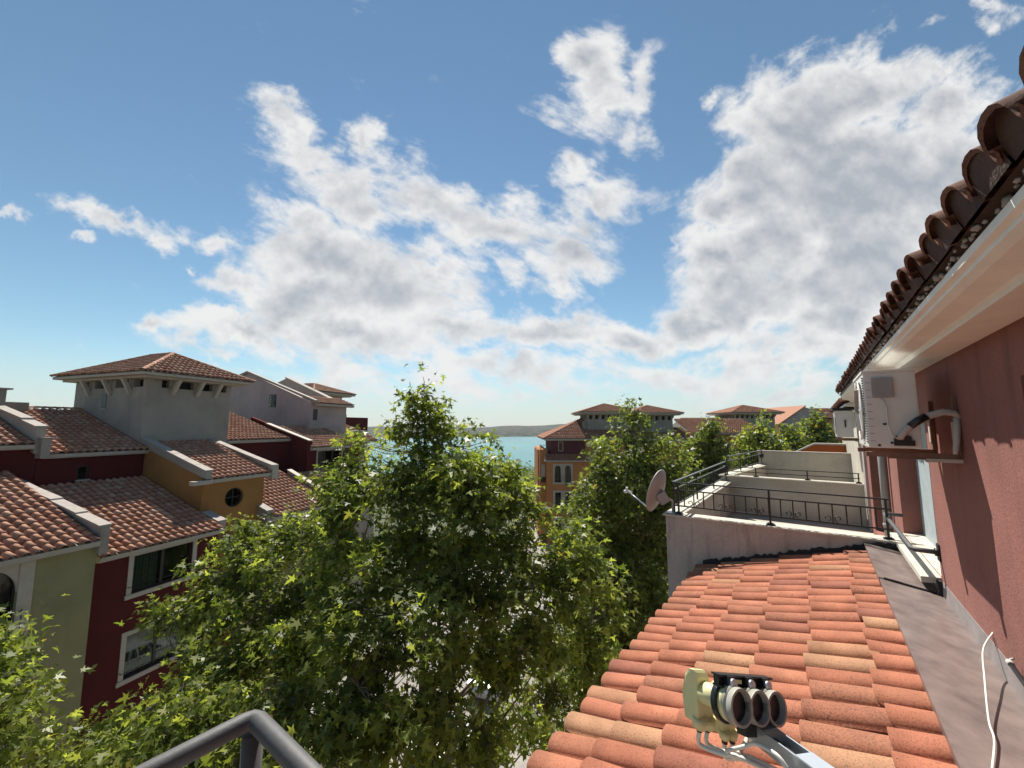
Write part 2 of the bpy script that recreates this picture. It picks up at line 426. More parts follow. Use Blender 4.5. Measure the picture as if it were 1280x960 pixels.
def cap_wall(root, s0, s1, pts, below, mat, capmat=None, name='gable_parapet'):
    """sloping parapet running along t: pts = [(t,z)...] top line, wall 'below' deep, cap slabs on it"""
    w = MB(); w.prism([(t, z-.07) for t, z in pts]+[(t, z-below) for t, z in reversed(pts)], 's', s0, s1)
    o = w.build(name, mat, root)
    c = MB()
    for (ta, za), (tb, zb) in zip(pts[:-1], pts[1:]):
        L = math.hypot(tb-ta, zb-za); n = max(1, round(L/1.0))
        for i in range(n):
            f0, f1 = i/n+.004, (i+1)/n-.004
            a = (ta+(tb-ta)*f0, za+(zb-za)*f0); b = (ta+(tb-ta)*f1, za+(zb-za)*f1)
            c.prism([a, b, (b[0], b[1]-.068), (a[0], a[1]-.068)], 's', s0-.05, s1+.05)
    c.build('coping', capmat or M['cap'], o, .006)
    return o
GZ = -13.6     # street level below the camera

# ================================================================== RED BUILDING ON THE RIGHT
W = .80
own = thing('apartment_building', 'near red stucco building on the right with cream cornice, tiled eave and low tiled roof', 'building', FR, (3, W, GZ))
# wall with two window recesses
S0, S1, ZB, ZT = -2.0, 10.9, -1.95, .5
panel(own, (S0, W, ZB), (1, 0, 0), S1-S0, ZT-ZB, [(5.15-S0, -1.31-ZB, 7.0-S0, .08-ZB), (8.0-S0, .0, 10.35-S0, .12-ZB), (2.2-S0, .06-ZB, 2.97-S0, .24-ZB)], M['red'], .18, (0, 1, 0))
b = MB(); b.box(S0, S1, W, W+6, GZ, ZB, skip=('z1',)); b.box(S0, S1, W+.62, W+6, ZB+.002, 1.0); b.build('wall', M['red'], own)
# shutter-like grey window in the first recess
wm = MB(); wm.box(5.16, 6.99, W+.17, W+.2, -1.30, .07); f = wm.build('window', M['bluegrey'], own)
wm = MB(); wm.box(6.08, 6.14, W+.15, W+.169, -1.29, .07); wm.build('window_frame', M['frame'], f)
sm = MB(); sm.prism([(W-.13, -1.375), (W-.13, -1.322), (W+.168, -1.296), (W+.168, -1.34)], 's', 5.153, 6.995); sm.build('window_sill', M['coping'], f, .004)
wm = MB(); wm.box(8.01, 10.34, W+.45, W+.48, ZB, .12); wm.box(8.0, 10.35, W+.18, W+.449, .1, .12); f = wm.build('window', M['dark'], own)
wm = MB(); wm.box(10.351, 10.4, W+.01, W+.45, ZB, .12); wm.build('reveal', M['darkred'], own)  # darker red than the wall, the recess shade put into the colour
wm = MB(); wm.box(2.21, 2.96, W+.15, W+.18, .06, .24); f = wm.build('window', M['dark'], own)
# second wall section behind the parapet: pale strip and pier
b = MB(); b.box(10.9, 11.25, W-.04, W+.5, GZ, .48); b.build('pilaster', M['pinkgrey'], own)
# downpipe
dp = MB(); dp.tube([(7.78, W-.06, ZB), (7.78, W-.06, .46)], .05, 12)
for z in (-1.4, -.4): dp.tube([(7.78, W-.06, z), (7.78, W-.06, z+.05)], .058, 12)
dp.build('downpipe', M['pipe'], own)
# guard rail in front of the window
g = MB(); zr = -1.09
g.tube([(5.12, W, zr), (5.12, W-.15, zr), (5.16, W-.17, zr), (6.9, W-.17, zr), (6.94, W-.15, zr), (6.94, W, zr)], .021, 10)
g.build('window_guard', M['railgrey'], own)
g = MB(); g.tube([(5.12, W-.002, zr-.0), (5.12, W-.03, zr)], .035, 10); g.box(5.08, 5.16, W-.012, W-.001, zr-.07, zr+.07); g.build('rail_bracket', M['iron'], own)
# cornice
cp = [(W, .5), (.615, .5), (.615, .518), (.602, .53), (.575, .535), (.52, .548), (.492, .566), (.492, .582), (.472, .59), (.47, .62), (.50, .63), (W, .63)]
cm = MB(); cm.prism(cp, 's', S0, 10.75); cm.build('cornice', M['cornice'], own, .003)
# mortar lumps between tiles and cornice
mt = MB(); rr = random.Random(3)
s = S0
while s < 10.7:
    r = rr.uniform(.004, .015); c = V((s, .468+rr.uniform(-.012, .012), .632+rr.uniform(-.006, .014)))
    vs = []
    for i in range(5):
        for j in range(6):
            a, e = j*math.pi/3, (i-2)*math.pi/4.2; q = r*rr.uniform(.7, 1.25)
            vs.append(c+V((math.cos(a)*math.cos(e)*1.6, math.sin(a)*math.cos(e), math.sin(e)))*q)
    mt.add(vs, [(i*6+j, i*6+(j+1) % 6, (i+1)*6+(j+1) % 6, (i+1)*6+j) for i in range(4) for j in range(6)], True)
    s += r*rr.uniform(1.5, 8)
mt.build('mortar', M['cap'], own)['kind'] = 'stuff'
# upper roof: eave tiles, rising away from the edge
d = V((0, .95, .36)); rf = MB()
tiles(rf, (S0, .415, .66), (1, 0, 0), d, [(0, 0), (10.72-S0, 0), (10.72-S0, 3.2), (0, 3.2)], .205, .36, 10, .070, lift=.03)
# second barrel layer showing at the edge (cover tile thickness)
rfo = rf.build('roof', T_EAVE, own)
dk = MB(); dk.prism([(.455, .660), (3.4, 1.77), (3.4, 1.66), (.5, .634)], 's', S0, 10.7); dk.build('roof_deck', M['fill'], rfo)
ef = MB(); cn = round((10.72-S0)/.205); pw = (10.72-S0)/cn
for c in range(cn):
    dy_ = rr.uniform(.012, .024)
    pp = [(S0+c*pw+px*pw, hz*.070+.026) for px, hz in PRO[10]]
    poly = [(pp[0][0], -.015)]+pp+[(pp[-1][0], -.015)]; n_ = len(poly)
    ef.add([(a, .415-.354*h_+.935*dy_, .66+.935*h_+.354*dy_) for a, h_ in poly], [tuple(range(n_))])
ef.build('tile_end_fill', M['fill'], rfo)
# lower tiled roof beneath the camera
TE, ZE, TR, ZR = -1.47, -2.07, .42, -1.50
d = V((0, TR-TE, ZR-ZE)); L = d.length; lr = MB()
# six columns of tiles: the eave course is longest
tiles(lr, (.9, TE, ZE), (1, 0, 0), d, [(0, 0), (5.62, 0), (5.62, L), (0, L)], .2, .352, 10, .054, jit=2.2, lift=.028)
lro = lr.build('lower_roof', T_NEAR, own)
dk = MB(); dk.prism([(TE+.06, ZE-.015), (TR+.02, ZR-.02), (TR+.02, ZR-.12), (TE+.06, ZE-.12)], 's', .85, 6.5); dk.build('roof_deck', M['upstand'], lro)
b = MB(); b.box(.85, 6.5, -1.3, W-.002, GZ, -2.2); b.build('wall', M['red'], own)
# sheet metal flashing between tiles and wall
fl = MB(); fl.prism([(TR-.03, -1.392), (W-.003, -1.455), (W-.003, -1.50), (TR-.01, -1.54), (TR-.03, -1.405)], 's', .8, 5.12)
fl.prism([(TR-.035, -1.382), (W-.003, -1.445), (W-.003, -1.50), (TR-.015, -1.54), (TR-.035, -1.395)], 's', 5.124, 6.52)
fo = fl.build('flashing', M['flash'], own)
fl = MB(); fl.prism([(W-.012, -1.47), (W-.004, -1.33), (W+.0, -1.33), (W+.0, -1.47)], 's', .8, 5.1); fl.prism([(W-.014, -1.45), (W-.006, -1.379), (W+.0, -1.379), (W+.0, -1.45)], 's', 5.104, 6.52); fl.build('flashing_upstand', M['upstand'], fo)
fl = MB(); fl.tube([(5.13, TR+.0+i*.048, -1.387-.0080*i+rr.uniform(-.002, .002)) for i in range(8)], .011, 6); fl.box(5.1, 5.16, W-.035, W-.006, -1.49, -1.33)
fl.build('bitumen_seam', M['bitumen'], fo, .002)
# our own balcony edge (slab under the camera)
bl = MB(); bl.box(-1.4, .42, -1.0, W-.004, -1.85, -1.6); bl.build('balcony_slab', M['parapet'], own)

# ---- railing of our balcony, at the lower left corner
rl = thing('balcony_railing', 'thick grey steel handrail corner close to the viewer at the bottom of the photo', 'railing', FR, (.36, -.885, -1.6))
h = MB()
h.tube([(-1.3, -.885, -.55), (.345, -.885, -.55), (.358, -.88, -.55), (.363, -.868, -.55), (.366, .6, -.55)], .0165, 20)
h.build('handrail', M['railgrey'], rl)
for (s, t) in ((.36, -.88), (-.6, -.885), (.366, .3)):
    h = MB(); h.tube([(s, t, -1.6), (s, t, -.57)], .018, 12); h.build('post', M['railgrey'], rl)
h = MB(); h.tube([(-1.3, -.885, -.72), (.35, -.885, -.72)], .011, 8); h.tube([(.366, -.88, -.72), (.366, .6, -.72)], .011, 8); h.build('lower_bar', M['railgrey'], rl)
h = MB(); h.tube([(.235, -.80, -.60), (.235, -.80, -.585)], .035, 20); h.build('clamp_disc', M['galv'], rl)

# ================================================================== TERRACES
tz = MB()
def coping(root, pts, w=.26, z=None):
    pass
ter = thing('terrace_parapet', 'stained grey parapet wall of the first terrace, above the upper end of the tiled roof', 'parapet', FR, (6.6, -.6, GZ))
b = MB(); b.prism([(-1.93, GZ), (.70, GZ), (.70, -1.352), (-1.93, -1.372)], 's', 6.53, 6.72); b.build('wall', M['parapet'], ter)
b = MB(); b.prism([(-1.93, -1.37), (-1.74, -1.37), (-1.74, GZ), (-1.93, GZ)], 's', 6.722, 11.25); b.build('wall', M['parapet'], ter)
b = MB(); b.prism([(-1.97, -1.369), (.70, -1.349), (.70, -1.325), (-1.97, -1.345)], 's', 6.50, 6.76); b.prism([(-1.97, -1.366), (-1.70, -1.366), (-1.70, -1.342), (-1.97, -1.342)], 's', 6.764, 11.2); b.build('coping', M['coping'], ter, .004)
b = MB(); b.box(6.722, 11.25, -1.738, W-.003, -2.35, -2.1); b.build('terrace_floor', M['cream'], ter)
b = MB(); rr = random.Random(5)
n = 60; top = []
for i in range(n+1):
    t = -1.42+2.1*i/n; zr_ = ZE+(t-TE)*(ZR-ZE)/(TR-TE); zr_ = min(zr_, -1.47)
    top.append((t, zr_+.10+rr.uniform(-.012, .03)))
b.prism(top+[(.68, -1.56), (-1.42, -2.12)], 's', 6.50, 6.527); b.build('bitumen_strip', M['bitumen'], ter)

ter2 = thing('terrace_parapet', 'cream parapet wall of the middle terrace, with a low two-bar rail on top', 'parapet', FR, (11.35, -.6, GZ))
b = MB(); b.box(11.26, 11.46, -1.95, W-.045, GZ, -1.235); b.build('wall', M['cream'], ter2)
b = MB(); b.prism([(11.462, -1.95), (15.1, -1.50), (15.1, -1.30), (11.462, -1.74)], 'z', GZ, -1.235); b.build('wall', M['cream'], ter2)
b = MB(); b.box(11.22, 11.5, -2.0, W-.045, -1.233, -1.205); b.prism([(11.504, -1.99), (15.1, -1.54), (15.1, -1.26), (11.504, -1.70)], 'z', -1.233, -1.205); b.build('coping', M['coping'], ter2, .004)
b = MB(); b.box(11.462, 15.1, -1.3, W+.2, -2.2, -1.95); b.build('terrace_floor', M['cream'], ter2)
ter3 = thing('terrace_wall', 'tall plain cream wall closing the farthest terrace, in front of the trees', 'wall', FR, (15.2, -.3, GZ))
b = MB(); b.box(15.11, 15.32, -1.50, 1.4, GZ, -.79); b.build('wall', M['cream'], ter3)
b = MB(); b.box(15.08, 15.35, -1.53, 1.42, -.788, -.765); b.build('coping', M['cap'], ter3, .004)
# orange gable end beyond
og = thing('gable_wall', 'rust orange gable wall with sloping top beyond the cream terrace wall', 'wall', FR, (17, 0, GZ))
b = MB(); b.prism([(-.9, GZ), (-.9, -1.1), (-.05, -.62), (1.6, -.62), (1.6, GZ)], 's', 17.0, 17.25); b.build('wall', M['rust'], og)
b = MB(); b.prism([(-.92, -1.1), (-.92, -1.05), (-.05, -.56), (1.6, -.56), (1.6, -.615), (-.05, -.615)], 's', 16.95, 17.3); b.build('coping', M['trim'], og, .004)
# next house of the row
nh = thing('house', 'next house of the row, cream wall half hidden behind the white outdoor units', 'house', FR, (13, 3, GZ))
b = MB(); b.box(11.26, 19, W-.02, 7, GZ, .42); b.build('wall', M['cream'], nh)
b = MB(); tiles(b, (11.0, W-.30, .50), (1, 0, 0), (0, .95, .36), [(0, 0), (8.0, 0), (8.0, 2.5), (0, 2.5)], .205, .36, 6, .08); o = b.build('roof', T_EAVE, nh)
b = MB(); b.prism([(W-.02, .42), (W-.24, .44), (W-.24, .49), (3.0, 1.35), (3.0, .42)], 's', 11.26, 19); b.build('eave', M['cornice'], o)

def scroll(mb, c, r, sg, t_axis=True):
    pts = []
    for i in range(15):
        a = math.pi*(-.45)+i/14*math.pi*1.75; q = r*(1-.045*i)
        pts.append((c[0], c[1]+sg*math.cos(a)*q, c[2]+math.sin(a)*q))
    mb.tube(pts, .0065, 5)
def ironrail(name, label, s, t0, t1, zb, ztop, posts, dens=.135, full=True):
    root = thing(name, label, 'railing', FR, (s, (t0+t1)/2, zb), 'iron railings of the terraces')
    m = MB(); m.bar((s, t0, ztop), (s, t1, ztop), .035, .016); m.build('top_rail', M['iron'], root)
    if full:
        m = MB(); m.bar((s, t0, ztop-.115), (s, t1, ztop-.115), .018, .018); m.build('middle_rail', M['iron'], root)
        m = MB(); m.bar((s, t0, zb+.12), (s, t1, zb+.12), .018, .018); m.build('bottom_rail', M['iron'], root)
        n = round((t1-t0)/dens)
        for i in range(1, n):
            t = t0+(t1-t0)*i/n; m = MB(); m.bar((s, t, zb+.12), (s, t, ztop-.115), .015); m.build('baluster', M['iron'], root)
        for i in range(2, n-1, 3):
            t = t0+(t1-t0)*i/n
            for sg in (-1, 1): m = MB(); scroll(m, (s, t+sg*.055, zb+.178), .042, -sg); m.build('scroll', M['iron'], root)
    else:
        m = MB(); m.bar((s, t0, zb+.10), (s, t1, zb+.10), .022, .016); m.build('bottom_rail', M['iron'], root)
    for t in posts:
        m = MB(); m.bar((s, t, zb+.0), (s, t, ztop), .024); m.bar((s, t, zb+.002), (s, t, zb+.016), .10); m.bar((s, t, zb+.018), (s, t, zb+.03), .065); m.build('post', M['iron'], root)
    return root
ironrail('iron_railing', 'black wrought iron railing with scrolls along the front of the first terrace', 6.60, -1.80, .66, -1.335, -.865, (-1.75, -.56, .62))
ironrail('iron_railing', 'low black two-bar railing on the middle terrace parapet', 11.36, -1.86, .70, -1.205, -1.0, (-1.84, -1.2, -.2, .68), full=False)
def siderail(label, p, q, posts, bars):
    root = thing('iron_railing', label, 'railing', FR, (p[0], p[1], p[2]-.5), 'iron railings of the terraces')
    P_, Q = V(p), V(q)
    m = MB(); m.bar(P_, Q, .04, .02); m.build('top_rail', M['greenrail'], root)
    for dz, nm in ((-.115, 'middle_rail'), (-.36, 'bottom_rail')):
        m = MB(); m.bar(P_+V((0, 0, dz)), Q+V((0, 0, dz)), .02, .018); m.build(nm, M['greenrail'], root)
    for i in range(1, bars):
        e = P_.lerp(Q, i/bars); m = MB(); m.bar(e-V((0, 0, .115)), e-V((0, 0, .36)), .011); m.build('baluster', M['iron'], root)
    for i in range(posts+1):
        e = P_.lerp(Q, i/posts); m = MB(); m.bar(e, e-V((0, 0, .475)), .024); m.build('post', M['iron'], root)
    m = MB(); m.tube([Q-V((0, 0, .10)), Q-V((0, 0, .22))], .06, 12); m.build('end_knob', M['iron'], root)
siderail('grey green side railing running back along the street edge of the first terrace', (6.62, -1.82, -.865), (11.2, -1.82, -.865), 3, 32)
siderail('grey green side railing along the street edge of the middle terrace', (11.5, -1.83, -.76), (15.0, -1.40, -.76), 3, 18)

# ---- satellite dish on the parapet corner
sd = thing('satellite_dish', 'small round pinkish grey satellite dish on the corner of the terrace parapet', 'satellite dish', FR, (6.62, -1.86, -1.34))
dc = V((6.55, -2.03, -1.02)); nrm = V((.10, -.95, .28)).normalized()   # facing away to the left
sx = nrm.cross(V((0, 0, 1))).normalized(); sy = sx.cross(nrm)
m = MB(); ring = 7; seg = 28; RD = .345
vs = []
for lay, off_ in ((0, 0), (1, -.012)):
    for i in range(ring+1):
        r = RD*i/ring
        for j in range(seg):
            a = 2*math.pi*j/seg; vs.append(dc+sx*math.cos(a)*r*.9+sy*math.sin(a)*r+nrm*(r*r/RD*.22-.03+off_))
K = (ring+1)*seg; fs = []
for lay in (0, 1):
    for i in range(ring):
        for j in range(seg): fs.append((lay*K+i*seg+j, lay*K+i*seg+(j+1) % seg, lay*K+(i+1)*seg+(j+1) % seg, lay*K+(i+1)*seg+j))
fs += [(ring*seg+j, ring*seg+(j+1) % seg, K+ring*seg+(j+1) % seg, K+ring*seg+j) for j in range(seg)]
m.add(vs, fs, True); m.build('reflector', M['dish'], sd)
foc = dc+nrm*.48-sy*.20
m = MB(); m.tube([dc-sy*.34+nrm*.03, foc], .012, 8); m.build('arm', M['galv'], sd)
m = MB(); m.tube([foc-nrm*.06, foc+nrm*.02], .022, 10); m.tube([foc+sy*.0+nrm*.02, foc+nrm*.06-sy*.03], .03, 10); m.tube([foc+nrm*.04-sy*.0, foc+nrm*.04+sy*.06], .018, 8); m.build('lnb', M['white'], sd)
m = MB(); m.tube([dc-nrm*.02, dc-nrm*.15-sy*.05, (6.62, -1.84, -1.15), (6.62, -1.84, -1.34)], .02, 8); m.box(6.55, 6.69, -1.93, -1.80, -1.338, -1.325); m.build('mount', M['galv'], sd)
m = MB(); m.bar(dc-nrm*.035+sx*.06, dc-nrm*.14-sy*.12, .12, .15); m.build('back_bracket', M['acgrey'], sd, .008)
# ================================================================== AIR CONDITIONER UNITS
def ac_unit(label, fr, p, rz_extra=0, detail=True, bracket=True):
    """unit in local coords: a width along s (0..w), front towards -t, p = near front lower corner"""
    root = thing('air_conditioner', label, 'air conditioner', fr, p, 'outdoor air conditioner units')
    s, t, z = p; w, d, h = .80, .29, .60
    m = MB(); m.box(s, s+w, t, t+d, z+.03, z+h); m.build('casing', M['white'], root, .012)
    m = MB(); m.box(s-.008, s+w+.008, t-.008, t+d+.008, z+h-.004, z+h+.014); m.build('lid', M['white'], root, .005)
    # fan grille on the front
    m = MB(); cx, cz, r = s+.32, z+.32, .235
    m.add([(cx+math.cos(a*math.pi/16)*r*1.0, t-.003, cz+math.sin(a*math.pi/16)*r) for a in range(32)], [tuple(range(32))])
    g_ = m.build('fan_opening', M['acdark'], root)
    m = MB()
    for q in (.06, .10, .14, .18, .215, .24):
        m.tube([(cx+math.cos(a*math.pi/12)*q, t-.016, cz+math.sin(a*math.pi/12)*q) for a in range(25)], .0035, 4, cap=False)
    for a in range(8): m.bar((cx, t-.018, cz), (cx+math.cos(a*math.pi/4)*.24, t-.018, cz+math.sin(a*math.pi/4)*.24), .007)
    m.build('fan_grille', M['white'], root)
    m = MB()
    for i in range(3): m.bar((cx, t-.008, cz), (cx+math.cos(i*2.09)*.19, t-.008, cz+math.sin(i*2.09)*.19), .07, .006)
    m.build('fan_blades', M['acgrey'], root)
    # louvre slots along the near front edge
    m = MB()
    for i in range(26): m.box(s+.008, s+.07, t-.006, t-.001, z+.07+i*.0195, z+.078+i*.0195)
    m.build('louvres', M['acdark'], root)
    m = MB()
    for i in range(9): m.box(s-.003, s-.0005, t+.012, t+.04, z+.08+i*.055, z+.084+i*.055)
    m.build('side_slots', M['acgrey'], root)
    if detail:
        m = MB(); m.box(s-.02, s-.001, t+.045, t+.165, z+.405, z+.555); m.build('service_cover', M['acgrey'], root, .008)
        m = MB()
        for (a, b_) in ((.06, .03), (.13, .05), (.17, .045), (.21, .05), (.245, .04)): m.tube([(s-.004, t+a, z+b_+.02), (s+.001, t+a, z+b_+.02)], .009, 8)
        m.box(s-.003, s-.0005, t+.09, t+.115, z+.2, z+.215)
        m.build('screws', M['acdark'], root)
        m = MB(); m.box(s-.03, s-.002, t+.14, t+.25, z+.05, z+.09); m.tube([(s-.03, t+.16, z+.10), (s-.005, t+.16, z+.10)], .02, 10); m.tube([(s-.03, t+.215, z+.105), (s-.005, t+.215, z+.105)], .02, 10); m.build('valve_block', M['iron'], root, .004)
        m = MB(); m.tube([(s-.012, t+.09, z+.405), (s-.02, t+.115, z+.33), (s-.02, t+.115, z+.2), (s-.025, t+.13, z+.12), (s-.03, t+.17, z+.095)], .005, 6); m.build('power_cable', M['cable'], root)
        m = MB(); m.tube([(s-.035, t+.17, z+.10), (s-.05, t+.20, z+.16), (s-.06, t+.26, z+.22), (s-.06, t+.33, z+.265), (s-.05, t+.40, z+.29), (s-.04, t+.455, z+.28), (s-.03, t+.478, z+.25)], [.017, .021, .023, .023, .022, .021, .018], 10); p_ = m.build('refrigerant_pipe', M['foam'], root)
        m = MB(); m.tube([(s-.063, t+.225, z+.19), (s-.066, t+.27, z+.232), (s-.066, t+.315, z+.262)], .026, 10); m.build('tape_wrap', M['lnbblack'], p_)
        m = MB(); m.tube([(s-.03, t+.465, z+.25), (s-.035, t+.46, z+.18), (s-.045, t+.45, z+.09), (s-.05, t+.44, z+.03), (s-.05, t+.435, z-.0)], [.018, .02, .018, .016, .012], 8); m.build('drain_pipe', M['foam'], root)
    if bracket:
        for ds in (.02, w-.06):
            m = MB(); m.box(s+ds-.02, s+ds+.02, t-.02, t+.48, z-.035, z+.0); m.box(s+ds-.02, s+ds+.02, t+.455, t+.478, z-.05, z+.40)
            m.bar((s+ds, t+.1, z-.03), (s+ds, t+.46, z-.031), .03); m.build('bracket', M['rusty'], root, .003)
        for ds in (.02, w-.06):
            m = MB(); m.box(s+ds-.026, s+ds+.026, t+.30, t+.478, z-.062, z-.037); m.build('bracket_sleeve', M['pinkpaint'], root)
            m = MB(); m.box(s+ds-.025, s+ds+.025, t+.447, t+.454, z+.06, z+.22); m.build('bracket_sleeve', M['pinkpaint'], root)
    else:
        m = MB(); m.box(s+.1, s+.16, t, t+d, z-.03, z+.03); m.box(s+w-.16, s+w-.1, t, t+d, z-.03, z+.03); m.build('feet', M['iron'], root)
    return root
a1 = ac_unit('nearest white outdoor unit on rusty brackets on the red wall, with taped pipes', FR, (4.07, .32, -.19))
a2_ = ac_unit('smaller looking white outdoor unit farther along the row under a black sheet', FR, (11.55, .39, -.27), detail=False)
m = MB(); m.box(11.5, 12.4, .34, .72, .37, .41); m.build('rain_cover', M['iron'], a2_)
m = MB(); m.bar((11.56, .55, -.02), (11.53, .55, .14), .03); m.build('pipe_stub', M['acdark'], a2_)
# units on the left houses (front turned to the street)
a3 = ac_unit('white outdoor unit just under the roof corner between the dark red and ochre houses', FL, (13.2, -18.85, -5.5), detail=False, bracket=False)
a4 = ac_unit('white outdoor unit low on the ochre house, half behind leaves', FL, (14.55, -19.0, -5.85), detail=False, bracket=False)
for o in (a3, a4): o.rotation_euler.z += math.pi

# ---- loose cables and the dark pipe at the right edge
def cable(label, pts, r, mat, name='cable'):
    pts = [V(p) for p in pts]; out = []
    for i in range(len(pts)-1):
        p0, p1, p2, p3 = pts[max(i-1, 0)], pts[i], pts[i+1], pts[min(i+2, len(pts)-1)]
        for j in range(6):
            t = j/6; out.append(.5*((2*p1)+(p2-p0)*t+(2*p0-5*p1+4*p2-p3)*t*t+(3*p1-p0-3*p2+p3)*t**3))
    out.append(pts[-1]); root = thing(name, label, 'cable', FR, tuple(pts[0]))
    m = MB(); m.tube(out, r, 6); o = m.build(name, mat, root); return root
def onp(u, v, **kw):
    w_ = at(u, v, 1.0); S_, T_ = w_.dot(FR.S), w_.dot(FR.T); kk = list(kw)[0]
    q = kw[kk]/{'s': S_, 't': T_, 'z': w_.z}[kk]; return V((S_*q, T_*q, w_.z*q))
p1 = onp(1241, 791, t=W); p2 = onp(1229, 812, t=.72); p3 = onp(1231, 850, z=-1.36); p4 = onp(1236, 900, z=-1.395); p5 = onp(1243, 925, z=-1.40); p6 = onp(1240, 965, z=-1.395)
def simple(name, label, cat, m, mat, base):
    root = thing(name, label, cat, FR, base); m.build(name+'_body', mat, root); return root
def cat_rom(pts):
    pts = [V(p) for p in pts]; out = []
    for i in range(len(pts)-1):
        p0, p1_, p2_, p3_ = pts[max(i-1, 0)], pts[i], pts[i+1], pts[min(i+2, len(pts)-1)]
        for j in range(6):
            t = j/6; out.append(.5*((2*p1_)+(p2_-p0)*t+(2*p0-5*p1_+4*p2_-p3_)*t*t+(3*p1_-p0-3*p2_+p3_)*t**3))
    return out+[pts[-1]]
def free_mesh(name, label, cat, m, mat):
    o = m.build(name, mat, None, fr=FR); tag(o, label, cat); return o
m = MB(); m.tube(cat_rom([p1, p2, p3, p4, p5, p6]), .0042, 8); free_mesh('cable', 'white cable hanging from the red wall over the metal flashing', 'cable', m, M['cable'])
q = [onp(1240, 795, t=W-.004), onp(1252, 830, t=W-.004), onp(1260, 866, t=W-.008), onp(1264, 884, t=W-.02)]
m = MB(); m.tube(cat_rom(q), .0018, 6); free_mesh('cable', 'thin dark cable running down the red wall to the flashing', 'cable', m, M['iron'])
e = onp(1262, 828, t=.76)
m = MB(); m.tube([e, e+V((-.25, .0, -.02)), e+V((-.9, .01, -.03))], .012, 12)
pb = thing('pipe_bundle', 'end of a dark pipe bundle at the right edge against the red wall', 'pipe', FR, tuple(e)); m.build('pipe', M['lnbblack'], pb)
m = MB(); m.tube([e+V((.008, -.0, 0)), e+V((-.03, 0, 0))], .0145, 10); m.tube([e+V((0, .0, .004)), e+V((.018, .01, .012)), e+V((.01, .02, .02))], .006, 6); m.build('torn_foam', M['foam'], pb)

# ================================================================== LNB ASSEMBLY IN FRONT
def bl_(u, v, Y): return at(u, v, Y)
lb = link(bpy.data.objects.new('satellite_receiver', None)); base = at(980, 950, .80); lb.location = base
ROOTS[lb.name] = (F0, (base.y, base.x, base.z)); lb.rotation_euler = (0, 0, F0.rz)
tag(lb, 'three yellowed receiver heads side by side on a grey steel arm above the tiles', 'satellite receiver')
def w2f(p): return V((p.y, p.x, p.z))     # world -> (s,t,z) of F0
KL = 1.35; axis = V((.477, -.827, .18)).normalized()            # world direction the horns look to (right and towards the viewer)
# steel arm
A_ = at(944, 910, .875); B_ = at(1040, 982, .71)
dv = (B_-A_).normalized(); sd_ = dv.cross(V((0, 0, 1))).normalized(); up = sd_.cross(dv)
m = MB()
wd, hh_ = .030, .032
def channel(mb, a, b, off, w_, h_):
    c = [a+sd_*(off[0]-w_/2)+up*(off[1]-h_/2), a+sd_*(off[0]+w_/2)+up*(off[1]-h_/2), a+sd_*(off[0]+w_/2)+up*(off[1]+h_/2), a+sd_*(off[0]-w_/2)+up*(off[1]+h_/2)]
    e_ = [x+(b-a) for x in c]
    mb.add([w2f(x) for x in c+e_], [(0, 1, 2, 3), (7, 6, 5, 4)]+[(i, (i+1) % 4, (i+1) % 4+4, i+4) for i in range(4)])
B2 = A_+dv*.55
channel(m, A_, B2, (-.016, 0), .003, .034); channel(m, A_, B2, (.016, 0), .003, .034)
channel(m, A_, A_+dv*.045, (0, .017), .034, .003); channel(m, A_+dv*.12, B2, (0, .017), .034, .003); channel(m, A_, B2, (0, -.017), .034, .003)
m.build('arm', M['galv'], lb, .0008)
m = MB(); m.tube([w2f(A_+dv*.035-sd_*.0185+up*-.002), w2f(A_+dv*.035-sd_*.017-up*.002)], .004, 10); m.tube([w2f(A_+dv*.05+up*.0), w2f(A_+dv*.12)], .008, 8); m.build('bolt', M['iron'], lb)
# black holder plate
LC = at(914, 881, .83)
def w2f(p): q = LC+(p-LC)*.76; return V((q.y, q.x, q.z))
ce = [at(914, 879, .83), at(944, 880, .857), at(971, 881, .884)]
cols = []
row = (ce[2]-ce[0]).normalized(); axis = (axis-row*axis.dot(row)).normalized(); upv = row.cross(axis).normalized()
if upv.z < 0: upv = -upv
m = MB()
def obox(mb, c, ex, ey, ez, a, b_, c_):
    vs = [w2f(c+ex*x*a+ey*y*b_+ez*z*c_) for x in (-.5, .5) for y in (-.5, .5) for z in (-.5, .5)]
    mb.add(vs, [(0, 1, 3, 2), (4, 6, 7, 5), (0, 4, 5, 1), (2, 3, 7, 6), (0, 2, 6, 4), (1, 5, 7, 3)])
mid = (ce[0]+ce[2])/2
obox(m, mid+upv*.046-axis*.016, row, axis, upv, .205, .014, .022)
obox(m, mid+upv*.058-axis*.014, row, axis, upv, .212, .026, .005)
obox(m, mid+upv*.034-axis*.014, row, axis, upv, .205, .026, .005)
for c in ce:
    obox(m, c+upv*.044-axis*.010, row, axis, upv, .026, .030, .030)
    m.tube([w2f(c-axis*.024), w2f(c-axis*.010)], .0355, 28)
obox(m, ce[1]-upv*.034-axis*.012, row, axis, upv, .040, .028, .070)
m.build('holder', M['lnbblack'], lb, .0025)
for c in ce:
    m = MB(); m.tube([w2f(c+upv*.045+axis*.004), w2f(c+upv*.045+axis*.013)], .008, 12); m.build('holder_bolt', M['galv'], lb)
m = MB(); obox(m, (ce[0]+ce[1])*.5+upv*.046-axis*.007, row, axis, upv, .030, .006, .009); m.build('holder_tag', M['lnb'], lb)
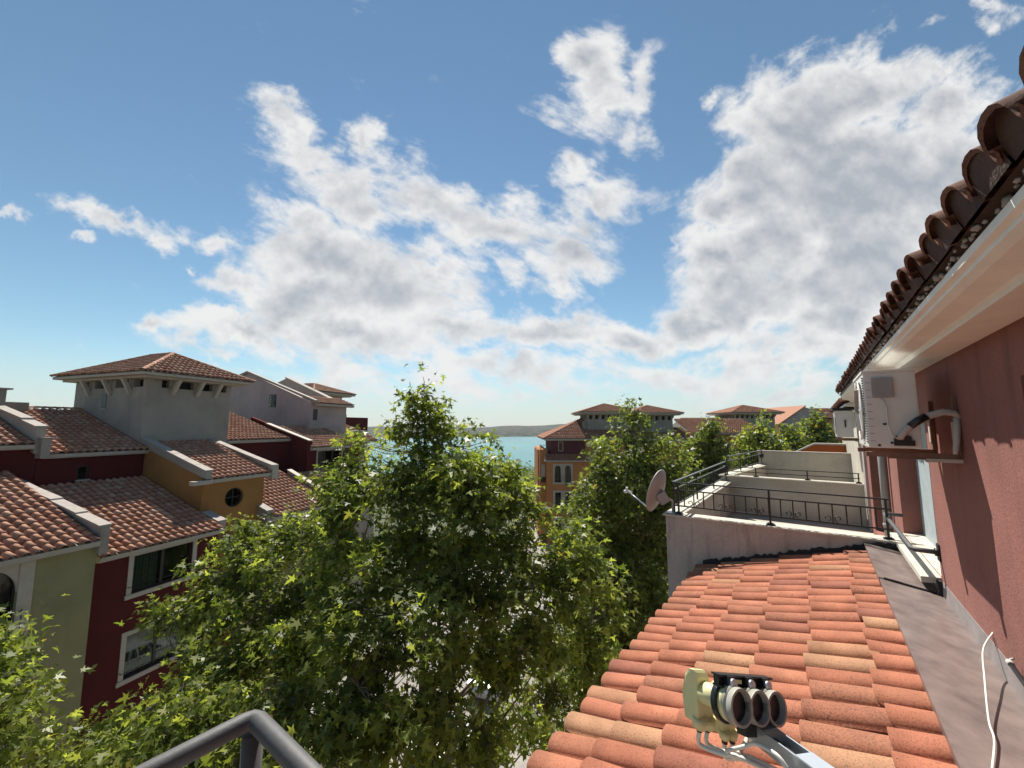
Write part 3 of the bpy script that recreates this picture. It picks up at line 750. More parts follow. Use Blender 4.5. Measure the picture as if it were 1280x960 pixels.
for i, c in enumerate(ce):
    f_ = 1.0 if i == 0 else .95
    m = MB()
    m.tube([w2f(c-axis*.10), w2f(c-axis*.014)], .020*f_, 18)
    m.tube([w2f(c-axis*.014), w2f(c+axis*.0055)], .030*f_, 26)
    o = m.build('receiver_head', M['lnb'], lb)
    m = MB(); m.tube([w2f(c+axis*a) for a in (.006, .011, .0111, .016, .0161, .030)], [q*f_ for q in (.0315, .0315, .0285, .0285, .0310, .0310)], 30, cap=False)
    m.tube([w2f(c+axis*.030), w2f(c+axis*.0302)], [.0310*f_, .0265*f_], 30, cap=False); m.tube([w2f(c+axis*.0302), w2f(c+axis*.012)], [.0265*f_, .0250*f_], 30, cap=False); m.build('horn_ring', M['lnbgrey'], o)
    m = MB(); m.tube([w2f(c+axis*.015), w2f(c+axis*.013)], [.0257*f_, .0255*f_], 26); m.build('horn_cover', M['lnbblack'], o)
    if i < 2:
        sc_ = 1.0 if i == 0 else .72
        h_ = c-axis*(.100 if i == 0 else .08)-V((0, 0, .014 if i == 0 else .055)); X = row; Yd = V((0, 0, 1)); hw = .031*sc_**.5
        prof = [(-.066, -.026), (-.064, .026), (.0, .034), (.048, .026), (.066, .010), (.068, -.008), (.050, -.022), (-.02, -.028)]
        vs = [w2f(h_+Yd*(a*sc_)+axis*(-b_*.85*sc_)+X*(x*(1 if a < .04 else .8))) for x in (-hw, hw) for a, b_ in prof]
        n_ = len(prof); m = MB(); m.add(vs, [tuple(range(n_)), tuple(range(2*n_-1, n_-1, -1))]+[(j, j+n_, (j+1) % n_+n_, (j+1) % n_) for j in range(n_)])
        m.build('housing', M['lnb'], o, .006)
        for x in (-.015, .015):
            m = MB(); m.tube([w2f(h_+X*x-Yd*(.048*sc_)+axis*.016), w2f(h_+X*x-Yd*(.074*sc_)+axis*.012)], [.015*sc_, .0135*sc_], 14); bt = m.build('connector_boot', M['lnb'], o)
            s_ = h_+X*x-Yd*(.070*sc_)+axis*.012
            m = MB(); m.tube([w2f(s_), w2f(s_-Yd*.016)], .0058, 10); m.build('connector', M['iron'], o)
            s2 = s_-Yd*.014; e_ = at(932+x*500, 966, .84)
            pts = cat_rom([w2f(s2), w2f(s2-Yd*.035), w2f(s2.lerp(e_, .6)-Yd*.020), w2f(e_), w2f(e_+V((.06, -.03, -.01)))])
            m = MB(); m.tube(pts, .0042, 8); m.build('coax_cable', M['cable'], o)
    else:
        s_ = ce[1]-axis*.03-V((0, 0, .062))+row*.03; e_ = at(925, 962, .84)
        m = MB(); m.tube([w2f(s_+V((0, 0, .012))), w2f(s_-V((0, 0, .005)))], .0058, 10); m.build('connector', M['iron'], o)
        m = MB(); m.tube(cat_rom([w2f(s_), w2f(s_-V((.004, 0, .035))), w2f(e_)]), .0042, 8); m.build('coax_cable', M['cable'], o)
m = MB(); m.tube(cat_rom([w2f(at(905, 957, .85)), w2f(at(935, 950, .83)), w2f(at(955, 946, .81)), w2f(at(990, 965, .76)), w2f(at(1010, 990, .74))]), .0036, 8)
m.build('coax_cable', M['cable'], lb)

def w2f(p): return V((p.y, p.x, p.z))
# ================================================================== HOUSES ACROSS THE STREET (left)
I_ = (0, -1, 0)
def facade(root, s0, s1, t, z1, holes, mat, zb=GZ, back=8, side=True, skip=('t1',), name='wall'):
    b = MB(); b.box(s0, s1, t-back, t, zb, z1, skip=skip); b.build(name, mat, root)
    hs = [(a-s0, b_-zb, c-s0, d_-zb) for a, b_, c, d_ in holes]
    panel(root, (s0, t, zb), (1, 0, 0), s1-s0, z1-zb, hs, mat, .12, I_)

# --- olive yellow house with arched windows
yh = thing('house', 'olive yellow house with arched windows at the left edge of the photo', 'house', FL, (6, -17.5, GZ))
hy = [(5.15, -6.1, 6.72, -3.98), (5.15, -9.6, 6.72, -7.0), (5.15, -12.6, 6.72, -10.2)]
facade(yh, 1.0, 8.42, -17.5, -3.85, hy, M['yellow'], back=6.5)
for i, h_ in enumerate(hy):
    hh2 = (h_[0]-1.0, h_[1]-GZ, h_[2]-1.0, h_[3]-GZ)
    window(yh, (1.0, -17.5, GZ), (1, 0, 0), I_, hh2, arch=(i == 0), trim=.30, curtain=.4, rail=True)
shed(yh, 1.0, 8.36, -17.15, -3.72, -23.4, -1.75, T_MID)
cap_wall(yh, 8.38, 8.62, [(-17.3, -3.25), (-18.7, -2.98), (-18.72, -2.93), (-20.3, -2.62), (-20.32, -2.57), (-21.9, -2.30), (-23.4, -2.0)], .95, M['grey'])

# --- dark red house
rh = thing('house', 'dark red house with cream framed windows between the yellow and the ochre house', 'house', FL, (10.7, -18, GZ))
hr = [(9.75, -6.02, 11.75, -4.70), (9.75, -8.92, 11.75, -7.45), (9.75, -11.9, 11.75, -10.4)]
facade(rh, 8.62, 12.74, -18.0, -4.55, hr, M['darkred'], back=5.5)
for i, h_ in enumerate(hr): window(rh, (8.62, -18.0, GZ), (1, 0, 0), I_, (h_[0]-8.62, h_[1]-GZ, h_[2]-8.62, h_[3]-GZ), trim=.15, curtain=.45 if i == 0 else .9)
for h_ in hr:
    m = MB(); m.tube([(9.6, -17.86, h_[1]+.28), (11.9, -17.86, h_[1]+.28)], .012, 6)
    for ss in (9.62, 11.88): m.tube([(ss, -17.86, h_[1]+.28), (ss, -17.99, h_[1]+.28)], .012, 6)
    m.build('window_guard', M['iron'], rh)
shed(rh, 8.66, 12.78, -17.68, -4.42, -23.45, -2.42, T_MID)
cap_wall(rh, 12.82, 13.12, [(-18.1, -4.12), (-18.7, -3.95), (-19.2, -3.8)], .5, M['grey'])
# upper dark red storey
b = MB(); b.box(9.1, 12.74, -30, -23.5, -3.2, -1.3, skip=('t1',)); b.box(1.0, 9.09, -30, -23.52, -3.2, -.86); b.build('upper_wall', M['darkred'], rh)
panel(rh, (9.1, -23.5, -3.2), (1, 0, 0), 3.64, 1.9, [(1.28, .9, 1.66, 1.5)], M['darkred'], .1, I_, name='upper_wall')
window(rh, (9.1, -23.5, -3.2), (1, 0, 0), I_, (1.28, .9, 1.66, 1.5), trim=0, curtain=0, mull=0, depth=.08)
b = MB(); b.box(10.33, 10.81, -23.53, -23.45, -2.36, -2.3); b.build('window_sill', M['trim'], rh)
shed(rh, 9.25, 12.78, -23.2, -1.13, -29.2, .86, T_MID)
b = MB(); ridge(b, (9.2, -29.25, .93), (12.78, -29.25, .93)); b.build('ridge', T_MID, rh)
shed(rh, 1.0, 8.9, -23.15, -.72, -29.2, 1.35, T_MID)
cap_wall(rh, 8.92, 9.2, [(-23.3, .02), (-24.4, .28), (-24.42, .36), (-26.4, .80), (-29.2, 1.45)], 1.1, M['grey'])
b = MB(); b.box(9.05, 9.32, -23.6, -23.12, -1.28, -.5); b.build('end_block', M['grey'], rh); b = MB(); b.box(9.0, 9.42, -23.9, -23.08, -.498, -.44); b.build('coping', M['cap'], rh)
b = MB(); b.box(8.4, 9.25, -27.6, -26.9, .5, 1.62); c_ = b.build('chimney', M['grey'], rh); b = MB(); b.box(8.3, 9.4, -27.7, -26.8, 1.622, 1.69); b.build('chimney_cap', M['cap'], c_)
b = MB(); b.box(9.35, 10.6, -29.4, -28.6, .2, 1.15); b.build('chimney', M['grey'], rh)

# --- ochre house with grey tower
oh = thing('house', 'ochre house with a round window and a square grey tower behind', 'house', FL, (14.3, -19.3, GZ))
b = MB(); b.box(12.8, 15.85, -24, -19.3, GZ, -2.75, skip=('t1', 'z1')); b.build('wall', M['ochre'], oh)
b = MB(); b.prism([(-19.32, -2.6), (-19.32, -1.98), (-24.0, -.55), (-24.0, -3.4), (-19.32, -3.4)], 's', 12.78, 12.98); b.build('side_wall', M['ochre'], oh)
# front with a round opening
m = MB(); cx, cz, r, n = 14.32, -3.42, .46, 32
ring_ = [(cx+r*math.cos(2*math.pi*i/n), cz+r*math.sin(2*math.pi*i/n)) for i in range(n)]
half = 1.0
def sqp(i):
    a = 2*math.pi*i/n; c_, s_ = math.cos(a), math.sin(a); q_ = half*.66/max(abs(c_), abs(s_)); return (cx+c_*q_, cz+s_*q_)
sq = [sqp(i) for i in range(n)]
m.add([(a, -19.3, b_) for a, b_ in ring_]+[(a, -19.3, b_) for a, b_ in sq]+[(a, -19.5, b_) for a, b_ in ring_], [(i, (i+1) % n, n+(i+1) % n, n+i) for i in range(n)]+[(i, (i+1) % n, 2*n+(i+1) % n, 2*n+i) for i in range(n)])
h = half*.66
for (a, b_, c_, d_) in ((12.8, cx-h, GZ, -2.6), (cx+h, 15.85, GZ, -2.6), (cx-h, cx+h, GZ, cz-h), (cx-h, cx+h, cz+h, -2.6)): m.add([(a, -19.3, c_), (b_, -19.3, c_), (b_, -19.3, d_), (a, -19.3, d_)], [(0, 1, 2, 3)])
m.build('wall', M['ochre'], oh)
m = MB(); m.tube([(cx, -19.46, cz), (cx, -19.5, cz)], r*.99, 32); o = m.build('window', M['glass'], oh)
m = MB(); m.tube([(cx+(r-.02)*math.cos(a*math.pi/12), -19.42, cz+(r-.02)*math.sin(a*math.pi/12)) for a in range(25)], .03, 6, cap=False); m.bar((cx-r, -19.43, cz), (cx+r, -19.43, cz), .03); m.bar((cx, -19.43, cz-r), (cx, -19.43, cz+r), .03); m.build('window_frame', M['frame'], o)
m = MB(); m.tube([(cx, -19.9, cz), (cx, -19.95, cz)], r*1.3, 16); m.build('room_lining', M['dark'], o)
shed(oh, 13.0, 16.1, -19.05, -2.42, -24.0, -.78, T_MID)
b = MB(); b.prism([(-19.0, -2.6), (-19.0, -2.42), (-19.34, -2.42), (-19.34, -2.6)], 's', 12.25, 13.02); b.build('eave_band', M['trim'], oh)
cap_wall(oh, 12.76, 13.02, [(-19.05, -1.97), (-20.6, -1.52), (-23.95, -.50)], .40, M['grey'])
cap_wall(oh, 16.1, 16.38, [(-19.05, -2.02), (-20.6, -1.62), (-23.95, -.72)], .62, M['grey'])
b = MB(); b.prism([(-19.0, -2.75), (-19.0, -2.02), (-19.3, -2.02), (-19.3, -2.75)], 's', 16.08, 16.42); b.build('end_block', M['trim'], oh)
# tower: walls with openings below the roof
T0, T1_, TS0, TS1, TT = -30.0, -24.0, 12.8, 17.1, 2.45
hf = [(.72, 1.45, 1.58, 1.95), (1.60, 1.45, 2.45, 1.95), (2.48, 1.45, 3.3, 1.95), (3.55, 1.45, 4.1, 1.95)]
hf = [(a, b_+.5+3, c_, d_+.5+3-.05) for a, b_, c_, d_ in hf]
panel(oh, (TS0, T1_, -3.5), (1, 0, 0), TS1-TS0, TT+3.5, [(.7, 5.5, 1.05, 5.9), (1.4, 5.5, 2.25, 5.9), (2.6, 5.5, 3.25, 5.9), (3.7, 5.5, 4.05, 5.9)], M['grey'], .3, I_, name='tower_wall')
panel(oh, (TS0, T0, -3.5), (0, 1, 0), 6.0, TT+3.5, [(.6, 5.5, 1.2, 5.9), (1.7, 5.5, 2.9, 5.9), (3.5, 5.5, 4.6, 5.9), (5.0, 5.5, 5.8, 5.9)], M['grey'], .3, (1, 0, 0), name='tower_wall')
b = MB(); b.box(TS1, TS1+.02, T0, T1_, -3.5, TT); b.box(TS0, TS1, T0-.02, T0, -3.5, TT); b.build('tower_wall', M['grey'], oh)
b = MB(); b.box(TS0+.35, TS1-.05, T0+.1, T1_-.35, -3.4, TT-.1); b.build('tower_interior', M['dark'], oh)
b = MB(); b.box(TS0-.02, TS0+.01, -27.5, -27.12, .95, 1.75); b.build('window', M['frame'], oh)
b = MB(); b.box(TS0-.04, TS0+.005, -27.56, -27.06, .88, .95); b.build('window_sill', M['trim'], oh)
for ss in (13.92, 15.1, 16.1):
    b = MB(); b.prism([(-24.0, 1.62), (-23.9, 1.62), (-23.4, 2.41), (-23.62, 2.41), (-24.0, 1.85)], 's', ss, ss+.18); b.build('eave_bracket', M['trim'], oh)
for tt in (-28.75, -26.9, -25.25):
    b = MB(); b.prism([(12.8, 1.62), (12.72, 1.62), (12.35, 2.41), (12.52, 2.41), (12.8, 1.85)], 't', tt, tt+.18); b.build('eave_bracket', M['trim'], oh)
hip(oh, 12.15, 18.0, -31.0, -23.15, 2.70, 4.15, T_MID)

# --- second dark red house with pinkish grey upper block
r2 = thing('house', 'farther dark red house with stepped tiled roofs and a pinkish grey upper block', 'house', FL, (20, -24, GZ))
b = MB(); b.box(17.12, 21.6, -34, -24.15, GZ, -1.0); b.build('wall', M['darkred'], r2)
shed(r2, 17.14, 21.55, -23.9, -.85, -32.5, 1.75, T_MID)
b = MB(); b.box(17.3, 18.35, -26.6, -26.0, -.3, .78); c_ = b.build('chimney', M['trim'], r2); b = MB(); b.box(17.2, 18.45, -26.7, -25.9, .782, .84); b.build('chimney_cap', M['cap'], c_)
b = MB()
for ss in (17.5, 17.95): b.box(ss, ss+.2, -25.997, -25.98, .45, .66)
b.build('chimney_slot', M['dark'], c_)
b = MB(); b.box(21.6, 26.8, -34, -22.45, GZ, -1.65, skip=('t1',)); b.prism([(-22.47, -1.65), (-22.47, -1.05), (-24.6, -.3), (-28, .7), (-28, -1.65)], 's', 21.6, 21.82); b.build('wall', M['darkred'], r2)
panel(r2, (21.6, -22.45, GZ), (1, 0, 0), 5.2, 11.95, [(.9, 10.6, 3.2, 11.85)], M['darkred'], .12, I_)
window(r2, (21.6, -22.45, GZ), (1, 0, 0), I_, (.9, 10.6, 3.2, 11.85), trim=.1, curtain=.5, mull=2)
shed(r2, 21.86, 26.9, -22.2, -1.48, -26.6, -.02, T_MID)
cap_wall(r2, 21.58, 21.84, [(-22.3, -.95), (-24.6, -.28), (-26.4, .25)], .3, M['darkred'], M['trim'])
b = MB(); ridge(b, (26.4, -26.5, .02), (26.9, -22.3, -1.35)); b.build('ridge', T_MID, r2)
# pinkish block
b = MB(); b.prism([(-25.9, -1.4), (-25.9, 1.95), (-33.0, 4.55), (-36.0, 3.6), (-36.0, -1.4)], 's', 25.0, 25.3); b.box(25.302, 29.0, -36.0, -25.9, -1.4, 1.9); b.build('upper_wall', M['pinkgrey'], r2)
b = MB(); b.prism([(-25.3, 1.95), (-25.3, 2.1), (-33.0, 4.78), (-36.3, 3.75), (-36.3, 3.6), (-33.0, 4.6)], 's', 24.8, 25.15); b.build('coping', M['cap'], r2)
shed(r2, 25.15, 29.3, -25.25, 1.85, -27.0, 2.46, T_MID)
b = MB(); b.box(24.94, 25.0, -30.35, -29.65, 1.6, 2.65); o = b.build('window', M['frame'], r2); b = MB(); b.box(24.92, 24.938, -30.28, -29.72, 1.67, 2.58); b.build('pane', M['glass'], o)
b = MB(); b.box(25.3, 25.7, -25.895, -25.86, .5, 1.4); b.build('window', M['frame'], r2)
b = MB(); b.prism([(-26.6, .5), (-26.6, 1.9), (-29.0, 2.95), (-33.3, 4.6), (-36, 3.7), (-36, .5)], 's', 29.02, 29.4); b.build('upper_wall', M['grey'], r2)
b = MB(); b.prism([(-26.4, 1.9), (-26.4, 2.0), (-29.0, 3.05), (-33.3, 4.75), (-33.3, 4.62)], 's', 28.9, 29.5); b.build('coping', M['cap'], r2)
# --- far block with hip roof
fh = thing('house', 'small hip roofed tower beside a dark red block, behind the top of the left roofs', 'house', FL, (33, -31, GZ))
b = MB(); b.box(30, 34, -36, -31, GZ, 3.2); b.build('wall', M['pinkgrey'], fh)
hip(fh, 29.2, 35.0, -37, -30, 3.35, 4.35, T_MID)
b = MB(); b.box(29.1, 30.0, -36.5, -29.5, -1, 3.2); b.build('wall', M['pinkgrey'], fh)
b = MB(); b.box(32.7, 37, -36, -30, GZ, .95); b.build('side_block', M['darkred'], fh)
b = MB(); b.box(32.9, 34.0, -30.8, -30.3, .96, 1.25); b.build('chimney', M['dark'], fh)
b = MB(); b.box(28.9, 32, -30, -25.9, GZ, -.4); b.build('side_block', M['trim'], fh)
shed(fh, 26.95, 31.5, -24.2, -1.3, -28, .1, T_MID)

# --- lower yellow house with tiled roofs behind the leaves
lh = thing('house', 'low yellow house with two tiled roofs showing above the leaves right of the ochre house', 'house', FL, (18, -18.6, GZ))
facade(lh, 15.9, 19.9, -18.6, -4.75, [(17.2, -6.6, 18.6, -5.0)], M['yellow'], back=4)
window(lh, (15.9, -18.6, GZ), (1, 0, 0), I_, (1.3, -6.6-GZ, 2.7, -5.0-GZ), trim=.15, curtain=.4)
shed(lh, 15.9, 19.95, -18.3, -4.62, -24.0, -2.5, T_MID)
cap_wall(lh, 15.6, 15.9, [(-18.6, -4.25), (-19.6, -3.9), (-20.4, -3.6)], .6, M['grey'])
cap_wall(lh, 19.95, 20.2, [(-18.6, -4.2), (-21.2, -3.2), (-22.3, -2.75)], .6, M['grey'], M['trim'])
facade(lh, 20.0, 25.5, -19.8, -4.3, [(21.0, -6.2, 22.6, -4.6)], M['grey'], back=3)
window(lh, (20.0, -19.8, GZ), (1, 0, 0), I_, (1.0, -6.2-GZ, 2.6, -4.6-GZ), trim=.15, curtain=0)
shed(lh, 20.22, 25.6, -19.5, -4.15, -22.4, -3.1, T_MID)

# ================================================================== MIDDLE DISTANCE
def simplehole(root, x0, x1, z0, z1, y, arch=False, mat='trim'):
    pass
mh = thing('apartment_building', 'orange apartment building with a dark red top floor by the water, arched windows', 'building', F0, (48, 6.5, GZ))
b = MB(); b.box(48.02, 58, 4.1, 14, GZ, -4.1, skip=('s0',)); b.box(50.5, 58, 3.2, 4.09, GZ, -2.9); b.box(49.2, 58, 3.35, 4.3, GZ, -2.8, ); b.build('wall', M['orange'], mh)
hw = [(.95, 7.05, 1.65, 9.0), (2.15, 7.05, 2.85, 9.0), (.95, 3.9, 1.65, 5.9), (2.15, 3.9, 2.85, 5.9), (.95, .8, 1.65, 2.8), (2.15, .8, 2.85, 2.8)]
panel(mh, (48, 4.1, GZ), (0, 1, 0), 9.9, -4.1-GZ, hw, M['orange'], .2, (1, 0, 0))
for i, h_ in enumerate(hw): window(mh, (48, 4.1, GZ), (0, 1, 0), (1, 0, 0), h_, arch=(i < 2), trim=.22, curtain=.3, mull=1, rail=(i < 4))
b = MB(); b.box(47.6, 49.6, 3.85, 9.6, -4.12, -3.98); b.build('ledge', M['trim'], mh)
shedr = MB(); tiles(shedr, (47.6, 9.6, -3.98), (0, -1, 0), (1, 0, .45), [(0, 0), (5.75, 0), (5.75, 1.6), (0, 1.6)], .24, .4, 3, .07); shedr.build('roof', T_FAR, mh)
b = MB(); b.box(49.0, 57, 4.75, 8.9, -4.2, -1.6); b.build('upper_wall', M['maroon'], mh)
b = MB(); b.box(48.95, 49.0, 5.6, 6.2, -3.0, -1.85); o = b.build('window', M['trim'], mh); b = MB(); b.box(48.92, 48.948, 5.68, 6.12, -2.92, -1.93); b.build('pane', M['glass'], o)
b = MB(); b.box(49.2, 57, 8.91, 14, -4.2, -1.2); b.build('wall', M['orange'], mh)
hip(mh, 48.2, 60, 3.7, 17.5, -1.45, 1.1, T_FAR, .26, 3, .45)
b = MB(); b.box(50.8, 51.6, 9.0, 10.2, -.9, .55); c_ = b.build('chimney', M['grey'], mh); b = MB(); b.box(50.7, 51.7, 8.9, 10.3, .552, .62); b.build('chimney_cap', M['cap'], c_)
b = MB(); b.box(49.6, 50.2, 3.5, 3.6, -2.8, -2.2)
for t in (3.4, 3.8, 4.2): b.bar((49.3, t, -2.8), (49.3, t, -2.3), .04)
b.bar((49.3, 3.35, -2.3), (49.3, 4.3, -2.3), .05); b.build('roof_terrace_rail', M['trim'], mh)
b = MB(); b.box(49.12, 49.2, 3.55, 4.0, -6.6, -4.6); b.build('balcony_opening', M['trim'], mh); b = MB(); b.box(49.02, 49.12, 3.5, 4.05, -6.7, -6.1); b.build('balcony_grille', M['iron'], mh)

def tower(label, x0, x1, y0, d, zb, ze, zp, ov, nop, wallmat='grey', cat='tower'):
    r = thing('tower', label, cat, F0, (y0, (x0+x1)/2, GZ), 'hip roofed towers beyond the trees')
    b = MB(); b.box(y0+.05, y0+d, x0+.05, x1-.05, zb, ze, skip=('s0', 't0')); b.build('wall', M[wallmat], r)
    w_ = (x1-x0)/nop; hs = [(w_*(i+.25), ze-zb-.75, w_*(i+.75), ze-zb-.25) for i in range(nop)]
    panel(r, (y0, x0, zb), (0, 1, 0), x1-x0, ze-zb, hs, M[wallmat], .3, (1, 0, 0))
    panel(r, (y0, x0, zb), (1, 0, 0), d, ze-zb, [(d/nop*(i+.25), ze-zb-.75, d/nop*(i+.75), ze-zb-.25) for i in range(nop)], M[wallmat], .3, (0, 1, 0))
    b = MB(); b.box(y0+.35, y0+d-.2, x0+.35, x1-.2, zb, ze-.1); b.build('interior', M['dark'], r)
    for i in range(nop+1):
        xx = x0+w_*i; b = MB(); b.prism([(y0, ze-.55), (y0-ov*.55, ze-.02), (y0, ze-.02)], 't', xx-.08, xx+.08); b.build('eave_bracket', M['trim'], r)
    hip(r, y0-ov, y0+d+ov, x0-ov, x1+ov, ze+.12, zp, T_FAR, .26, 3, .45)
    return r
t1 = tower('square pale tower with low tiled hip roof, left of the pointed tree top', 9.5, 15.0, 50.5, 5.5, -2, 1.65, 2.95, 1.1, 7)
t2 = tower('square pale tower with small dark window, right of the pointed tree top', 15.8, 20.6, 51.5, 5, -2.5, 1.55, 2.75, 1.1, 6)
b = MB(); b.box(51.45, 51.5, 17.3, 17.9, -.2, .9); b.build('window', M['dark'], t2)
mw = thing('house', 'orange house with tiled roofs between the right pale tower and the trees', 'house', F0, (50, 22, GZ))
b = MB(); b.box(49.5, 57, 18.5, 21.6, GZ, -1.7); b.box(51, 60, 21.61, 30, GZ, -.9); b.build('wall', M['orange'], mw)
b = MB(); b.box(49.46, 49.5, 21.0, 21.5, -4, -1.9); b.box(50.96, 51.0, 22.4, 23.4, -4, -2.0); b.build('window', M['dark'], mw)
m = MB(); tiles(m, (48.9, 17.5, -1.65), (0, 1, 0), (1, 0, .33), [(0, 0), (5.0, 0), (5.0, 4.8), (0, 4.8)], .26, .45, 3, .08); tiles(m, (50.4, 22.6, -.85), (0, 1, 0), (1, 0, .33), [(0, 0), (9.5, 0), (9.5, 6), (0, 6)], .26, .45, 3, .08); m.build('roof', T_FAR, mw)
b = MB(); b.prism([(48.95, -1.8), (48.95, -1.68), (53.6, -.14), (53.6, -.3)], 't', 17.52, 22.48); b.prism([(50.45, -1.0), (50.45, -.88), (56.1, .98), (56.1, .85)], 't', 22.62, 32.08); b.build('roof_deck', M['trim'], mw)
fw = thing('house', 'long house with broad orange tiled roof in front of the small far tower', 'house', F0, (60, 31, GZ))
b = MB(); b.box(60, 68, 27.5, 36.5, GZ, -.6); b.build('wall', M['orange'], fw)
m = MB(); tiles(m, (59.3, 27.0, -.55), (0, 1, 0), (1, 0, .36), [(0, 0), (10.2, 0), (10.2, 5.6), (0, 5.6)], .28, .5, 3, .08); m.build('roof', T_FAR, fw)
b = MB(); b.prism([(59.35, -.7), (59.35, -.58), (64.6, 1.3), (69, -.2), (69, -.7)], 't', 27.02, 37.18); b.build('roof_deck', M['trim'], fw)
b = MB(); b.box(61.5, 62.3, 33.5, 35.0, .2, 1.3); b.build('chimney', M['grey'], fw)
tower('small far tower with tiled hip roof above the trees on the right', 33.6, 39.6, 60.5, 6, -1, 1.95, 3.3, 1.0, 8)
gw = thing('house', 'pale gable house with orange tiled roof behind the farthest trees', 'house', F0, (66, 48, GZ))
b = MB(); b.prism([(44, GZ), (44, .4), (48.2, 3.2), (53.0, 1.6), (53.0, GZ)], 's', 66, 66.4); b.build('wall', M['pinkgrey'], gw)
b = MB(); b.prism([(43.6, .2), (48.2, 3.28), (48.2, 3.45), (43.4, .32)], 's', 65.6, 76); b.build('roof', T_FAR, gw)
b = MB(); b.box(65.5, 76, 49.5, 57.5, GZ, 1.2); b.build('wall', M['orange'], gw)
m = MB(); tiles(m, (64.8, 48.5, 1.3), (0, 1, 0), (1, 0, .42), [(0, 0), (9.5, 0), (6.0, 4.6), (3.5, 4.6)], .28, .5, 3, .08); m.build('roof', T_FAR, gw)
b = MB(); b.prism([(64.9, 1.1), (64.9, 1.25), (69.1, 3.0), (69.1, 1.1)], 't', 52.0, 54.6); b.build('roof_deck', M['trim'], gw)

# ================================================================== GROUND, SEA, HILLS
m, n, b_ = newmat('pale paving'); 
br = N(n, 'ShaderNodeTexBrick'); tc = N(n, 'ShaderNodeTexCoord'); n.links.new(tc.outputs['Object'], br.inputs['Vector'])
br.inputs['Scale'].default_value = 2.5; br.inputs['Color1'].default_value = (.30, .275, .24, 1); br.inputs['Color2'].default_value = (.26, .24, .21, 1); br.inputs['Mortar'].default_value = (.22, .2, .18, 1); br.inputs['Mortar Size'].default_value = .012
n.links.new(mix(n, br.outputs[0], ramp(n, noise(n, .6, 6), [(.3, (.75,)*3), (.7, (1.1,)*3)]), 1, 'MULTIPLY'), b_.inputs['Base Color']); b_.inputs['Roughness'].default_value = .9
M['paving'] = m
M['asphalt'] = plain('worn asphalt', (.16, .15, .14), .9, 0, .2, .5)
m, n, b_ = newmat('land'); n.links.new(ramp(n, noise(n, .02, 8, .65), [(.35, (.05, .065, .03)), (.5, (.09, .095, .05)), (.6, (.16, .145, .10)), (.7, (.05, .07, .03))]), b_.inputs['Base Color']); b_.inputs['Roughness'].default_value = 1; M['land'] = m
m, n, b_ = newmat('far hills'); n.links.new(ramp(n, noise(n, .05, 10, .75), [(.42, (.010, .018, .012)), (.52, (.025, .032, .02)), (.58, (.10, .088, .065)), (.62, (.02, .027, .017))]), b_.inputs['Base Color']); b_.inputs['Roughness'].default_value = 1; M['hills'] = m
m, n, b_ = newmat('sea water')
n.links.new(ramp(n, noise(n, .012, 5, .6, stretch=(1, .35, 1)), [(.35, (.035, .165, .18)), (.65, (.06, .23, .235))]), b_.inputs['Base Color'])
b_.inputs['Roughness'].default_value = .22; b_.inputs['Specular IOR Level'].default_value = .3
bump(n, b_, noise(n, .9, 6, .6, stretch=(1, 2.5, 1)), .6, .25); M['sea'] = m

# ground sheet: flat town, falling to the sea bed beyond the last houses, coming up as far shore
SEA = -19.5
def ground_h(x, y):
    d = y-112+.25*max(min(x, 400), -400)
    if x > 13: d -= (x-13)*3
    f_ = max(0, min(1, d/28)); f_ = f_*f_*(3-2*f_)
    return GZ-f_*9.5
xs = [-6000, -3000, -1500, -800, -500]+list(range(-400, 401, 20))+[500, 800, 1500, 3000, 6000]
ys = [-400, -100]+list(range(-40, 260, 12))+[300, 400, 600, 800, 1200, 2000, 4000, 9000]
g = MB(); nx = len(xs)
g.add([(y, x, ground_h(x, y)) for y in ys for x in xs], [(j*nx+i, j*nx+i+1, (j+1)*nx+i+1, (j+1)*nx+i) for j in range(len(ys)-1) for i in range(nx-1)], True)
tag(g.build('ground', M['land'], None, fr=F0), None, None, kind='structure')
g = MB(); g.add([(40, -7000, SEA), (40, 7000, SEA), (9000, 7000, SEA), (9000, -7000, SEA)], [(0, 1, 2, 3)])
tag(g.build('sea', M['sea'], None, fr=F0), None, None, kind='structure')
# hills on the far shore
g = MB(); rr = random.Random(11)
cols_ = []
for i in range(241):
    x = -2600+i*24; 
    hh = 17.5+3.5*math.sin(x*.0042+1)+2.2*math.sin(x*.013)+1.2*math.sin(x*.037+2)+rr.uniform(-.5, .5)
    hh += 9*max(0, min(1, (x-60)/420))*(.8+.2*math.sin(x*.006))
    y0 = 770+45*math.sin(x*.003)+12*math.sin(x*.011)
    cols_.append([(y0, x, SEA-.5), (y0+6, x, SEA+1.6), (y0+40, x, SEA+hh*.35+rr.uniform(-.4, .8)), (y0+110, x, SEA+hh*.62+rr.uniform(-.7, .7)), (y0+220, x, SEA+hh*.92+rr.uniform(-.6, .6)), (y0+320, x, SEA+hh+rr.uniform(-.6, .6)), (y0+700, x, SEA+hh*.8)])
vs = [p for c in cols_ for p in c]; k7 = 7
g.add(vs, [(i*k7+j, (i+1)*k7+j, (i+1)*k7+j+1, i*k7+j+1) for i in range(240) for j in range(6)], True)
tag(g.build('hills', M['hills'], None, fr=F0), None, None, kind='structure')
